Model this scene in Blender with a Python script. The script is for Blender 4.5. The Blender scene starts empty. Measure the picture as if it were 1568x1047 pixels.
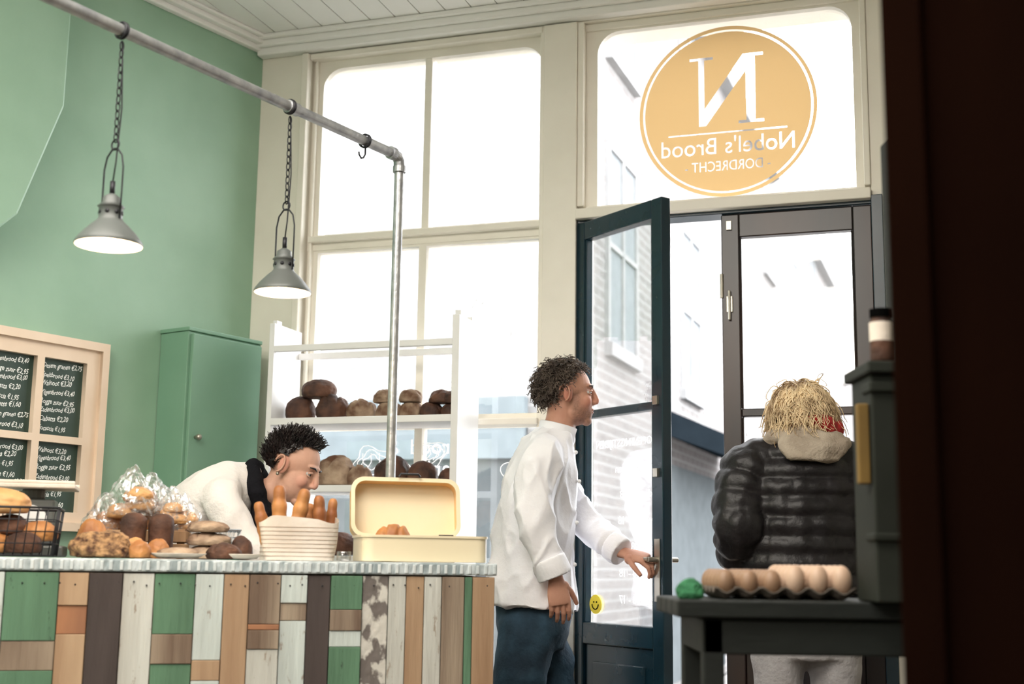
import bpy, bmesh, math, random
from mathutils import Vector, Matrix, noise
random.seed(7)
V=Vector
ZOOM=None
scene=bpy.context.scene
try:
    scene.view_settings.view_transform='Standard'; scene.view_settings.look='None'; scene.view_settings.exposure=.95
except Exception: pass
# ------------------------------------------------------------------ materials
def nt(name):
    m=bpy.data.materials.new(name); m.use_nodes=True; n=m.node_tree
    return m,n,n.nodes["Principled BSDF"]
def mat(name,col,rough=.6,col2=None,scale=8,stretch=(1,1,1),lo=.35,hi=.65,bump=0,bscale=40,metal=0,detail=6,emit=0,spec=None,tint=None):
    m,n,b=nt(name); N=n.nodes; L=n.links
    b.inputs["Base Color"].default_value=(*col,1); b.inputs["Roughness"].default_value=rough; b.inputs["Metallic"].default_value=metal
    if spec is not None: b.inputs["Specular IOR Level"].default_value=spec
    tc=N.new("ShaderNodeTexCoord"); mp=N.new("ShaderNodeMapping"); mp.inputs["Scale"].default_value=stretch
    L.new(tc.outputs["Object"],mp.inputs[0])
    if col2 is None: col2=tuple(c*.85 for c in col)
    t=N.new("ShaderNodeTexNoise"); t.inputs["Scale"].default_value=scale; t.inputs["Detail"].default_value=detail
    L.new(mp.outputs[0],t.inputs[0]); r=N.new("ShaderNodeValToRGB")
    r.color_ramp.elements[0].position=lo; r.color_ramp.elements[0].color=(*col2,1)
    r.color_ramp.elements[1].position=hi; r.color_ramp.elements[1].color=(*col,1)
    L.new(t.outputs[0],r.inputs[0]); out=r.outputs[0]
    if tint:
        at=N.new("ShaderNodeAttribute"); at.attribute_name="tint"; sp=N.new("ShaderNodeSeparateColor"); L.new(at.outputs["Color"],sp.inputs[0])
        for ch,c in zip((0,1),tint):
            mx=N.new("ShaderNodeMixRGB"); L.new(sp.outputs[ch],mx.inputs[0]); L.new(out,mx.inputs[1]); mx.inputs[2].default_value=(*c,1); out=mx.outputs[0]
    L.new(out,b.inputs["Base Color"])
    if bump:
        t2=N.new("ShaderNodeTexNoise"); t2.inputs["Scale"].default_value=bscale; t2.inputs["Detail"].default_value=5
        L.new(mp.outputs[0],t2.inputs[0]); bp=N.new("ShaderNodeBump"); bp.inputs["Strength"].default_value=bump; bp.inputs["Distance"].default_value=.01
        L.new(t2.outputs[0],bp.inputs["Height"]); L.new(bp.outputs[0],b.inputs["Normal"])
    if emit: b.inputs["Emission Color"].default_value=(*col,1); b.inputs["Emission Strength"].default_value=emit
    return m
def thin_glass(name,refl=.06,tint=(1,1,1)):
    m,n,b=nt(name); N=n.nodes; L=n.links; N.remove(b)
    o=N["Material Output"]; tr=N.new("ShaderNodeBsdfTransparent"); tr.inputs[0].default_value=(*tint,1)
    gl=N.new("ShaderNodeBsdfGlossy"); gl.inputs["Roughness"].default_value=.02
    mx=N.new("ShaderNodeMixShader"); lw=N.new("ShaderNodeLayerWeight"); lw.inputs[0].default_value=.25
    mm=N.new("ShaderNodeMath"); mm.operation='MULTIPLY_ADD'; mm.inputs[1].default_value=.5; mm.inputs[2].default_value=refl
    L.new(lw.outputs["Fresnel"],mm.inputs[0]); L.new(mm.outputs[0],mx.inputs[0]); L.new(tr.outputs[0],mx.inputs[1]); L.new(gl.outputs[0],mx.inputs[2]); L.new(mx.outputs[0],o.inputs[0])
    return m
def plastic_film(name):
    m,n,b=nt(name); N=n.nodes; L=n.links; N.remove(b); o=N["Material Output"]
    tr=N.new("ShaderNodeBsdfTransparent"); gl=N.new("ShaderNodeBsdfGlossy"); gl.inputs["Roughness"].default_value=.12
    df=N.new("ShaderNodeBsdfDiffuse"); df.inputs[0].default_value=(.9,.92,.95,1)
    a=N.new("ShaderNodeMixShader"); a.inputs[0].default_value=.4; L.new(gl.outputs[0],a.inputs[1]); L.new(df.outputs[0],a.inputs[2])
    t=N.new("ShaderNodeTexNoise"); t.inputs["Scale"].default_value=60; r=N.new("ShaderNodeValToRGB")
    r.color_ramp.elements[0].position=.45; r.color_ramp.elements[0].color=(.12,)*3+(1,); r.color_ramp.elements[1].position=.65; r.color_ramp.elements[1].color=(.7,)*3+(1,)
    tc=N.new("ShaderNodeTexCoord"); L.new(tc.outputs["Object"],t.inputs[0]); L.new(t.outputs[0],r.inputs[0])
    mx=N.new("ShaderNodeMixShader"); L.new(r.outputs[0],mx.inputs[0]); L.new(tr.outputs[0],mx.inputs[1]); L.new(a.outputs[0],mx.inputs[2]); L.new(mx.outputs[0],o.inputs[0])
    return m
def vinyl(name,col,tcol=None,f=.6):
    m,n,b=nt(name); N=n.nodes; L=n.links; N.remove(b); o=N["Material Output"]
    d=N.new("ShaderNodeBsdfDiffuse"); d.inputs[0].default_value=(*col,1); t=N.new("ShaderNodeBsdfTranslucent"); t.inputs[0].default_value=(*(tcol or col),1)
    mx=N.new("ShaderNodeMixShader"); mx.inputs[0].default_value=f; L.new(d.outputs[0],mx.inputs[1]); L.new(t.outputs[0],mx.inputs[2]); L.new(mx.outputs[0],o.inputs[0])
    return m
def brick(name,c1,c2,mortar,sc=1):
    m,n,b=nt(name); N=n.nodes; L=n.links
    tc=N.new("ShaderNodeTexCoord"); s=N.new("ShaderNodeSeparateXYZ"); c=N.new("ShaderNodeCombineXYZ"); br=N.new("ShaderNodeTexBrick")
    L.new(tc.outputs["Object"],s.inputs[0]); L.new(s.outputs[0],c.inputs[0]); L.new(s.outputs[2],c.inputs[1]); L.new(c.outputs[0],br.inputs[0])
    br.inputs["Color1"].default_value=(*c1,1); br.inputs["Color2"].default_value=(*c2,1); br.inputs["Mortar"].default_value=(*mortar,1)
    br.inputs["Scale"].default_value=sc; br.inputs["Brick Width"].default_value=.22; br.inputs["Row Height"].default_value=.075; br.inputs["Mortar Size"].default_value=.009
    L.new(br.outputs[0],b.inputs["Base Color"]); b.inputs["Roughness"].default_value=.95; b.inputs["Specular IOR Level"].default_value=.0
    return m
M_green=mat("green_wall_paint",(.33,.51,.375),.5,(.28,.45,.32),3,bump=.15,bscale=9)
M_greencab=mat("green_cabinet_paint",(.20,.37,.26),.5,(.18,.34,.235),4)
M_cream=mat("cream_frame_paint",(.84,.80,.71),.45,(.79,.75,.66),5,bump=.05)
M_white=mat("white_paint",(.86,.86,.86),.5,(.81,.81,.81),6)
M_ceil=mat("ceiling_paint",(.90,.89,.86),.6,(.86,.85,.82),3)
M_floor=mat("dark_floor_boards",(.12,.08,.05),.5,(.06,.04,.03),4,(1,8,1),bump=.2)
M_teal=mat("dark_teal_gloss_paint",(.006,.026,.040),.25,(.005,.020,.031),6)
M_glass=thin_glass("window_glass")
M_galv=mat("galvanised_steel",(.50,.51,.52),.4,(.33,.34,.36),25,metal=.75,bump=.15,bscale=80)
M_iron=mat("dark_iron",(.03,.03,.035),.45,metal=.6)
M_zinc=mat("zinc_counter_edge",(.58,.64,.66),.5,(.30,.36,.38),26,(1,1,.5),metal=.15,bump=.6,bscale=60,lo=.4,hi=.58)
M_lamp=mat("grey_enamel",(.12,.13,.125),.4,(.09,.10,.095),8)
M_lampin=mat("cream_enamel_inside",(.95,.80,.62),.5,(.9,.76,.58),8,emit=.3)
M_bulb=mat("warm_bulb",(1,.75,.45),.5,(1,.75,.45),5,emit=8)
M_brass=mat("aged_metal",(.45,.42,.36),.35,metal=.9)
M_gold=vinyl("gold_vinyl",(.50,.33,.155),(.43,.285,.13),.5)
M_wtext=vinyl("white_window_paint",(.95,.95,.95),(.95,.95,.95),.5)
M_chalk=mat("chalk",(.85,.87,.83),.9,emit=.1)
M_board=mat("chalkboard_green",(.022,.048,.036),.5,(.04,.07,.055),5)
M_pink=mat("blush_frame_paint",(.84,.67,.52),.5,(.78,.61,.46),6)
M_skin=mat("skin",(.54,.29,.205),.6,(.46,.225,.155),14,bump=.08,bscale=150,spec=.3,tint=((.10,.065,.05),(.52,.16,.11)))
M_skin2=mat("fair_skin",(.62,.37,.28),.6,(.55,.31,.225),14,bump=.06,bscale=150,spec=.3,tint=((.3,.2,.15),(.56,.20,.15)))
M_lip=mat("lips",(.40,.16,.13),.45)
M_eye=mat("eye_white",(.50,.48,.46),.2); M_iris=mat("eye_dark",(.03,.02,.015),.15)
M_hairb=mat("brown_grey_hair",(.14,.105,.082),.6,(.04,.028,.021),30)
M_hairk=mat("black_hair",(.022,.014,.014),.35,(.008,.006,.006),30)
M_hairy=mat("blond_hair",(.86,.68,.43),.5,(.36,.24,.13),14,lo=.38,hi=.58)
M_jacket=mat("white_chef_cotton",(.86,.86,.90),.85,(.83,.83,.87),5,bump=.25,bscale=45)
M_shirt=mat("white_knit",(.82,.78,.76),.9,(.75,.71,.69),6,bump=.3,bscale=90)
M_jeans=mat("blue_denim",(.028,.070,.112),.9,(.010,.026,.046),9,bump=.3,bscale=70)
M_shoe=mat("black_leather",(.02,.02,.02),.4)
M_puffer=mat("black_puffer_nylon",(.014,.012,.014),.42,(.010,.009,.010),10,bump=.35,bscale=35,spec=.35)
M_knit=mat("black_wool",(.010,.010,.013),.95,bump=.4,bscale=120,spec=.1)
M_hood=mat("beige_fleece",(.47,.40,.32),.95,(.33,.27,.21),14,bump=.5,bscale=120)
M_red=mat("red_scarf",(.5,.03,.03),.9,(.3,.02,.02),20,bump=.5)
M_grey=mat("grey_sweatpants",(.36,.35,.36),.95,(.30,.29,.30),20,bump=.4,bscale=80)
M_rye=mat("dark_rye_crust",(.13,.055,.03),.75,(.03,.012,.008),14,bump=.6,bscale=40)
M_flour=mat("floured_crust",(.46,.34,.24),.85,(.11,.048,.024),12,bump=.6,bscale=40)
M_goldb=mat("golden_crust",(.56,.26,.085),.55,(.26,.085,.025),10,bump=.35,bscale=30)
M_seed=mat("seeded_crust",(.48,.28,.13),.8,(.07,.028,.015),60,bump=.9,bscale=90)
M_paleb=mat("pale_roll_crust",(.70,.40,.17),.6,(.46,.21,.07),10,bump=.3)
M_creamtin=mat("cream_enamel_tin",(.84,.74,.54),.3,(.80,.70,.49),5)
M_orangein=mat("butter_yellow_enamel",(.82,.54,.25),.35,(.78,.49,.21),6)
M_paper=mat("white_paper",(.80,.72,.64),.8,(.70,.61,.52),12,bump=.3)
M_stripe=mat("brown_stripe_ink",(.34,.22,.15),.8)
M_film=plastic_film("plastic_film")
M_crate=mat("old_crate_wood",(.40,.25,.14),.8,(.22,.12,.06),9,(1,1,.3),bump=.3)
M_egg=mat("egg_shell",(.58,.41,.30),.5,(.50,.34,.24),10)
M_egg2=mat("brown_egg_shell",(.30,.18,.11),.5,(.25,.15,.09),10)
M_carton=mat("egg_carton_pulp",(.13,.105,.085),.95,(.09,.075,.06),30,bump=.6,bscale=90)
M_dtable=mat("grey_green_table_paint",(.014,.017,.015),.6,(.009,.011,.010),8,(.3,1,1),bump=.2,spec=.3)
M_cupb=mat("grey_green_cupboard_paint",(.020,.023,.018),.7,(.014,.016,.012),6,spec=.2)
M_near=mat("dark_mahogany",(.009,.0035,.0022),.9,(.006,.0025,.0018),5,(1,1,.25),spec=.0)
M_black=mat("matte_black",(.003,.003,.003),.9,spec=.0)
M_mustard=mat("mustard_card",(.17,.10,.02),.8)
M_yellow=mat("yellow_sticker",(.80,.62,.03),.5,(.75,.58,.03)); 
M_moss=mat("moss_green",(.05,.24,.10),.9,(.02,.12,.05),30,bump=1,bscale=90)
M_pave=mat("street_paving",(.26,.25,.24),.9,(.19,.18,.18),3,bump=.3,spec=0)
M_brickA=brick("pale_brick",(.168,.156,.153),(.142,.134,.133),(.215,.213,.212))
M_brickC=brick("white_washed_brick",(.225,.218,.219),(.195,.19,.192),(.27,.268,.268))
M_brickB=brick("grey_brick",(.22,.217,.219),(.195,.192,.195),(.26,.26,.26))
M_win_out=mat("facade_window_glass",(.165,.178,.188),.9,spec=0); M_frame_out=mat("facade_white_trim",(.26,.26,.262),.6,spec=0)
M_awn=mat("dark_blue_awning",(.012,.017,.022),.8,spec=0); M_shopf=mat("shopfront_dark",(.085,.095,.10),.9,spec=0)
M_sign=mat("pale_blue_sign",(.14,.165,.18),.6,spec=0)
# ------------------------------------------------------------------ builders
def link(o,parent=None):
    bpy.context.collection.objects.link(o)
    if parent: o.parent=parent
    return o
def empty(name):
    e=bpy.data.objects.new(name,None); e.empty_display_size=.1; return link(e)
class B:
    def __init__(s,M=None): s.bm=bmesh.new(); s.M=M or Matrix()
    def _fin(s,vs,mi):
        fs=set()
        for v in vs:
            for f in v.link_faces: fs.add(f)
        for f in fs: f.material_index=mi
    def box(s,x0,x1,y0,y1,z0,z1,mi=0,M=None):
        A=(M or Matrix())@Matrix.Translation(((x0+x1)/2,(y0+y1)/2,(z0+z1)/2))@Matrix.Diagonal((abs(x1-x0),abs(y1-y0),abs(z1-z0),1))
        r=bmesh.ops.create_cube(s.bm,size=1,matrix=s.M@A); s._fin(r['verts'],mi); return s
    def cyl(s,p,q,r0,r1=None,seg=16,mi=0,cap=True):
        p=V(p);q=V(q);d=q-p;r1=r0 if r1 is None else r1
        A=Matrix.Translation((p+q)/2)@d.to_track_quat('Z','Y').to_matrix().to_4x4()
        r=bmesh.ops.create_cone(s.bm,cap_ends=cap,segments=seg,radius1=r0,radius2=r1,depth=d.length,matrix=s.M@A); s._fin(r['verts'],mi); return s
    def sph(s,c,r,mi=0,seg=20,R=None):
        if not hasattr(r,'__len__'): r=(r,r,r)
        A=Matrix.Translation(c)@(R.to_4x4() if R else Matrix())@Matrix.Diagonal((*r,1))
        q=bmesh.ops.create_uvsphere(s.bm,u_segments=seg,v_segments=max(8,seg*2//3),radius=1,matrix=s.M@A); s._fin(q['verts'],mi); return s
    def rings(s,rings,mi=0,caps=True,closed=False):
        vs=[[s.bm.verts.new(s.M@p) for p in r] for r in rings]; n=len(vs[0]); fs=[]
        rng=range(len(vs) if closed else len(vs)-1)
        for i in rng:
            a=vs[i];b=vs[(i+1)%len(vs)]
            for j in range(n): fs.append(s.bm.faces.new((a[j],a[(j+1)%n],b[(j+1)%n],b[j])))
        if caps and not closed:
            fs.append(s.bm.faces.new(list(reversed(vs[0])))); fs.append(s.bm.faces.new(vs[-1]))
        for f in fs: f.material_index=mi
        return s
    def lathe(s,prof,c=(0,0,0),seg=32,mi=0,caps=False):
        c=V(c); return s.rings([[c+V((r*math.cos(2*math.pi*j/seg),r*math.sin(2*math.pi*j/seg),z)) for j in range(seg)] for r,z in prof],mi,caps)
    def tube(s,pts,r,seg=8,mi=0,closed=False):
        pts=[V(p) for p in pts]; n=len(pts); out=[]; ref=None
        for i,p in enumerate(pts):
            if closed: t=pts[(i+1)%n]-pts[i-1]
            else: t=pts[min(i+1,n-1)]-pts[max(i-1,0)]
            t.normalize()
            if ref is None: ref=t.orthogonal().normalized()
            ref=(ref-t*ref.dot(t)); 
            if ref.length<1e-5: ref=t.orthogonal()
            ref.normalize(); u=t.cross(ref); rr=r[i] if hasattr(r,'__len__') else r
            out.append([p+ref*rr*math.cos(2*math.pi*j/seg)+u*rr*math.sin(2*math.pi*j/seg) for j in range(seg)])
        return s.rings(out,mi,True,closed)
    def loft(s,pts,side,n=24,sub=6,mi=0,puff=None):
        P=[(V(p),a,b) for p,a,b in pts]; res=[]
        def cr(a,b,c,d,t): return .5*((2*b)+(c-a)*t+(2*a-5*b+4*c-d)*t*t+(3*b-a-3*c+d)*t**3)
        for i in range(len(P)-1):
            a=P[max(i-1,0)];b=P[i];c=P[i+1];d=P[min(i+2,len(P)-1)]
            for k in range(sub):
                t=k/sub; res.append((cr(a[0],b[0],c[0],d[0],t),cr(a[1],b[1],c[1],d[1],t),cr(a[2],b[2],c[2],d[2],t)))
        res.append(P[-1]); out=[]; dist=0
        for i,(p,ra,rb) in enumerate(res):
            t=res[min(i+1,len(res)-1)][0]-res[max(i-1,0)][0]; t.normalize(); sd=V(side); sd=(sd-t*sd.dot(t)).normalized(); u=t.cross(sd)
            if i: dist+=(p-res[i-1][0]).length
            if puff:
                k=abs(math.sin(math.pi*dist/puff[0]))**.6; ra+=puff[1]*(k-.4); rb+=puff[1]*(k-.4)
            out.append([p+sd*ra*math.cos(2*math.pi*j/n)+u*rb*math.sin(2*math.pi*j/n) for j in range(n)])
        return s.rings(out,mi)
    def obj(s,name,mats,parent=None,bevel=0,smooth=False,seg=2,M=None):
        bmesh.ops.recalc_face_normals(s.bm,faces=s.bm.faces)
        me=bpy.data.meshes.new(name); s.bm.to_mesh(me); s.bm.free()
        for m in (mats if isinstance(mats,(list,tuple)) else [mats]): me.materials.append(m)
        if smooth:
            for p in me.polygons: p.use_smooth=True
        o=bpy.data.objects.new(name,me); link(o,parent)
        if M: o.matrix_world=M
        if bevel:
            b=o.modifiers.new("bevel",'BEVEL'); b.width=bevel; b.segments=seg; b.limit_method='ANGLE'
        return o
def organic(b,name,mats,parent=None,voxel=.01,sm=4,disp=None,tint=None):
    tmp=b.obj("tmp",mats)
    r=tmp.modifiers.new("r",'REMESH'); r.mode='VOXEL'; r.voxel_size=voxel
    if sm: q=tmp.modifiers.new("s",'SMOOTH'); q.iterations=sm; q.factor=.5
    dg=bpy.context.evaluated_depsgraph_get(); dg.update()
    me=bpy.data.meshes.new_from_object(tmp.evaluated_get(dg)); bpy.data.objects.remove(tmp)
    me.materials.clear()
    for m in (mats if isinstance(mats,(list,tuple)) else [mats]): me.materials.append(m)
    if disp:
        ns=[v.normal.copy() for v in me.vertices]
        for v,n in zip(me.vertices,ns): v.co+=n*disp(v.co)
    if tint:
        ca=me.color_attributes.new(name="tint",type='FLOAT_COLOR',domain='POINT')
        for i,v in enumerate(me.vertices): a,b2=tint(v.co); ca.data[i].color=(a,b2,0,1)
    for p in me.polygons: p.use_smooth=True; p.material_index=0
    o=bpy.data.objects.new(name,me); return link(o,parent)
def curve_mesh(name,loops,depth,f,mats,parent=None):
    cu=bpy.data.curves.new("c",'CURVE'); cu.dimensions='2D'; cu.fill_mode='BOTH'; cu.extrude=depth/2
    for lp in loops:
        sp=cu.splines.new('POLY'); sp.points.add(len(lp)-1); sp.use_cyclic_u=True
        for i,p in enumerate(lp): sp.points[i].co=(p[0],p[1],0,1)
    t=bpy.data.objects.new("c",cu); link(t); dg=bpy.context.evaluated_depsgraph_get(); dg.update()
    me=bpy.data.meshes.new_from_object(t.evaluated_get(dg)); bpy.data.objects.remove(t)
    for v in me.vertices: v.co=f(*v.co)
    me.materials.clear(); 
    for m in (mats if isinstance(mats,(list,tuple)) else [mats]): me.materials.append(m)
    for p in me.polygons: p.material_index=0
    bm=bmesh.new(); bm.from_mesh(me); bmesh.ops.recalc_face_normals(bm,faces=bm.faces); bm.to_mesh(me); bm.free()
    o=bpy.data.objects.new(name,me); return link(o,parent)
def text_mesh(name,body,size,f,mats,parent=None,align='LEFT',ext=0,space=1,shear=0,bold=0):
    cu=bpy.data.curves.new("t",'FONT'); cu.body=body; cu.size=size; cu.align_x=align; cu.extrude=ext; cu.space_line=space; cu.shear=shear; cu.offset=bold; cu.resolution_u=3
    t=bpy.data.objects.new("t",cu); link(t); dg=bpy.context.evaluated_depsgraph_get(); dg.update()
    me=bpy.data.meshes.new_from_object(t.evaluated_get(dg)); bpy.data.objects.remove(t)
    for v in me.vertices: v.co=f(*v.co)
    me.materials.clear(); me.materials.append(mats)
    o=bpy.data.objects.new(name,me); return link(o,parent)
def text_loops(body,size,ox,oy,align='CENTER',sx=1,bold=0):
    cu=bpy.data.curves.new("t",'FONT'); cu.body=body; cu.size=size; cu.align_x=align; cu.resolution_u=3; cu.offset=bold
    t=bpy.data.objects.new("t",cu); link(t)
    bpy.context.view_layer.objects.active=t; 
    for o in bpy.context.selected_objects: o.select_set(False)
    t.select_set(True); bpy.ops.object.convert(target='CURVE'); t=bpy.context.view_layer.objects.active
    out=[]
    from mathutils.geometry import interpolate_bezier
    for sp in t.data.splines:
        if sp.type=='BEZIER':
            bp=sp.bezier_points; n=len(bp); lp=[]
            for i in range(n):
                a=bp[i];b=bp[(i+1)%n]
                for q in interpolate_bezier(a.co,a.handle_right,b.handle_left,b.co,5)[:-1]: 
                    if not lp or (V((q.x,q.y))-V(lp[-1])).length>1e-5: lp.append((q.x,q.y))
        else: lp=[(p.co.x,p.co.y) for p in sp.points]
        out.append([(ox+x*sx,oy+y) for x,y in lp])
    bpy.data.objects.remove(t); return out
def rrect(x0,x1,z0,z1,r,top_only=True,n=8):
    p=[]
    def arc(cx,cz,a0):
        for i in range(n+1): a=math.radians(a0+90*i/n); p.append((cx+r*math.cos(a),cz+r*math.sin(a)))
    if top_only: p+= [(x0,z0),(x1,z0)]
    else: arc(x0+r,z0+r,180); arc(x1-r,z0+r,270)
    arc(x1-r,z1-r,0); arc(x0+r,z1-r,90); return p
def rect(x0,x1,z0,z1): return [(x0,z0),(x1,z0),(x1,z1),(x0,z1)]
def circle(cx,cz,r,n=64): return [(cx+r*math.cos(2*math.pi*i/n),cz+r*math.sin(2*math.pi*i/n)) for i in range(n)]
# ------------------------------------------------------------------ frames
PC=V((-1.088,5.329,0)); DW=V((.9486,-.3165,0)); NW=V((.3165,.9486,0))
MW=Matrix(((DW.x,NW.x,0,PC.x),(DW.y,NW.y,0,PC.y),(0,0,1,0),(0,0,0,1)))
GX=V((.5564,.8309,0)); GO=V((-.8309,.5564,0))
MG=Matrix(((GX.x,GO.x,0,PC.x),(GX.y,GO.y,0,PC.y),(0,0,1,0),(0,0,0,1)))
def W(s,o,z): return MW@V((s,o,z))
def wf(o): return lambda x,y,z: W(x,o+z,y)
H=3.27
# ------------------------------------------------------------------ room shell
B().box(-8.5,.3,0,.2,0,H+.3).obj("wall_left",M_green,M=MG)
B().box(-7.5,5.5,-2.5,6.2,-.1,0).obj("floor",M_floor)
w=B(MW)
w.box(0,.205,.0,.25,0,H+.3); w.box(.205,1.27,.02,.25,0,.55); w.box(.2,2.5,.0,.25,3.19,H+.3); w.box(1.27,1.405,-.02,.25,0,3.19); w.box(2.5,4.6,0,.25,0,H+.3)
w.box(1.405,2.5,.02,.2,3.16,3.19)
w.obj("wall_front",M_cream,bevel=.004)
B(MW).box(4.4,4.6,-8,0,0,H+.3).obj("wall_right",M_cream)
B().box(-7.5,5.5,-2.5,-2.3,0,H+.3).obj("wall_back",mat("back_wall_paint",(.62,.60,.55),.7))
c=B(MW)
for i in range(-60,50):
    c.box(i*.11,i*.11+.105,-8,.0,H,H+.02)
c.box(-7,5,-9,.2,H+.012,H+.3)
c.obj("ceiling",M_ceil)
c=B(MW); 
for a,b_,h in ((0,.05,.075),(.05,.075,.045),(.075,.10,.02)): c.box(0,4.4,-b_,-a,H-h,H)
c.obj("trim_1",M_ceil,bevel=.006)
c=B(MG)
for a,b_,h in ((0,.03,.055),(.03,.06,.035),(.06,.085,.015)): c.box(-7,0,-b_,-a,H-h,H)
c.obj("trim_2",M_ceil,bevel=.006)
# ------------------------------------------------------------------ window 1
e=empty("window_1")
curve_mesh("upper_frame",[rect(.205,1.27,2.345,3.19),rrect(.283,1.25,2.41,3.13,.085)],.06,wf(.06),M_cream,e)
curve_mesh("lower_frame",[rect(.205,1.27,1.61,2.41),rect(.283,.735,1.65,2.335),rect(.767,1.245,1.65,2.335)],.055,wf(.062),M_cream,e)
curve_mesh("bottom_frame",[rect(.205,1.27,.55,1.63),rect(.283,.735,.62,1.60),rect(.767,1.245,.62,1.60)],.055,wf(.064),M_cream,e)
b=B(MW)
b.box(.742,.774,.032,.088,2.40,3.14)
b.box(.205,.235,-.03,.05,.5,3.19); b.box(.25,.262,.01,.04,.6,3.17); b.box(1.252,1.27,-.01,.05,.5,3.19)
b.box(.235,1.262,-.015,.05,3.165,3.19); b.box(.25,1.26,.0,.04,2.375,2.40); b.box(.25,1.26,-.03,.04,1.60,1.625)
b.box(.2,1.27,-.05,.05,.53,.56)
b.obj("mouldings",M_cream,e,bevel=.004)
B(MW).box(.27,1.255,.058,.062,.6,3.15).obj("glass",M_glass,e)
lett=e
e=empty("window_2")
curve_mesh("frame",[rect(1.405,2.5,2.385,3.19),rrect(1.477,2.448,2.447,3.152,.09)],.06,wf(.06),M_cream,e)
b=B(MW); b.box(1.405,1.43,-.01,.05,2.44,3.19); b.box(2.478,2.5,-.01,.05,2.44,3.19); b.box(1.405,2.5,-.035,.05,2.385,2.425); b.box(1.44,2.47,-.005,.04,2.425,2.437)
b.obj("mouldings",M_cream,e,bevel=.004)
B(MW).box(1.46,2.46,.058,.062,2.43,3.17).obj("glass",M_glass,e)
LC=(1.978,2.79); R0=.338
loops=[circle(0,0,R0,96),circle(0,0,R0-.014,96),circle(0,0,R0-.022,96)]
Np=[(0,0),(.34,0),(.34,.04),(.235,.04),(.235,.76),(.78,0),(.88,0),(.88,.96),(1,.96),(1,1),(.68,1),(.68,.96),(.80,.96),(.80,.25),(.27,1),(0,1),(0,.96),(.11,.96),(.11,.04),(0,.04)]
loops.append([(-.140+x*.28,-.055+y*.275) for x,y in Np])
loops.append(rect(-.225,.225,-.088,-.082))
loops+=text_loops("Nobel's Brood",.094,0,-.168,sx=.92)
loops+=text_loops("- DORDRECHT -",.056,0,-.235,sx=.80,bold=.0012)
curve_mesh("shop_logo_sticker",loops,0,lambda x,y,z: W(LC[0]-x,.05+z,LC[1]+y),M_gold)
b=B()
def doodle(cx,cz,r,k,s0=.052):
    for q in range(3):
        pts=[]
        for i in range(28):
            a=2*math.pi*i/28; rr=r*(1-.28*q)*(1+.18*math.sin(k*a+q)); pts.append(W(cx+rr*1.3*math.cos(a),s0,cz+rr*math.sin(a)))
        b.tube(pts,.0018,5,closed=True)
    for q in range(4):
        x=cx-r+q*r*.6; b.tube([W(x,s0,cz-r*.5),W(x+.02,s0,cz),W(x+r*.3,s0,cz+r*.6)],.0018,5)
for cx,cz,r,k in ((.42,1.78,.06,3),(.62,1.74,.05,5),(.86,1.79,.05,4),(1.05,1.96,.07,3),(.95,2.1,.05,5),(1.12,1.78,.05,2),(1.16,1.42,.05,3),(.55,1.47,.06,4),(1.15,1.2,.05,5),(.8,1.5,.05,3)): doodle(cx,cz,r,k)
b.obj("painted_drawings",M_wtext,lett)
text_mesh("painted_letters","Brood  &\nBanket",.085,lambda x,y,z: W(.93-x,.05,1.5+y),M_wtext,lett)
# ------------------------------------------------------------------ doors
def door(name,M,wd,mats_frame,handle,flip=1,st=.058,tr=.07):
    e=empty(name); T=.042; ht=2.37
    b=B(M)
    b.box(0,st,-T/2,T/2,.01,ht); b.box(wd-st,wd,-T/2,T/2,.01,ht); b.box(st,wd-st,-T/2,T/2,ht-tr,ht); b.box(st,wd-st,-T/2,T/2,.80,.875)
    b.box(st,wd-st,-T/2+.004,T/2-.004,1.615,1.645); b.box(st,wd-st,-T/2,T/2,.01,.14); b.box(st,wd-st,-.008,.008,.14,.80)
    b.box(st+.05,wd-st-.05,-.016,.016,.20,.74)
    for z0,z1 in ((.875,1.615),(1.645,ht-tr)):
        for x in (st,wd-st-.008): b.box(x,x+.008,-.016,.016,z0,z1)
    b.obj("frame",mats_frame,e,bevel=.004)
    B(M).box(st-.005,wd-st+.005,-.002,.002,.87,ht-.06).obj("glass",M_glass,e)
    h=B(M)
    for z in (.25,2.1): h.cyl((0,flip*-T/2,z-.045),(0,flip*-T/2,z+.045),.008)
    if handle:
        x=wd-st*.5
        h.box(x-.014,x+.014,-T/2-.004,-T/2,.96,1.17); h.cyl((x,-T/2,1.10),(x,-T/2-.045,1.10),.009); h.cyl((x,-T/2-.042,1.10),(x-.10,-T/2-.042,1.10),.008)
        h.cyl((x,T/2,1.10),(x,T/2+.045,1.10),.009); h.cyl((x,T/2+.042,1.10),(x-.09,T/2+.042,1.10),.008)
        h.box(x-.012,x+.012,-T/2-.012,-T/2,1.63,1.66); h.box(x-.012,x+.012,-T/2-.012,-T/2,1.38,1.41)
    else:
        h.box(.018,.040,-T/2-.008,-T/2,2.00,2.06,0); h.cyl((.029,-T/2-.012,1.97),(.029,-T/2-.012,2.08),.005); h.box(.020,.040,-T/2-.008,-T/2,2.31,2.345)
    h.obj("hardware",M_brass,e,bevel=.001); return e
hx=V((.2476,4.883,0))+NW*.02; L=V((.565,-.8251,0)).normalized(); LN=V((-L.y,L.x,0))
ML=Matrix(((L.x,LN.x,0,hx.x),(L.y,LN.y,0,hx.y),(0,0,1,0),(0,0,0,1)))
d1=door("door_1",ML,.505,M_teal,True)
MR=MW@Matrix.Translation((1.957,.03,0))
M_db=mat("dark_stained_door_paint",(.010,.009,.010),.3,(.035,.016,.010),5,(1,1,.3))
d2=door("door_2",MR,.541,M_db,False,st=.066,tr=.088)
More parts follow.
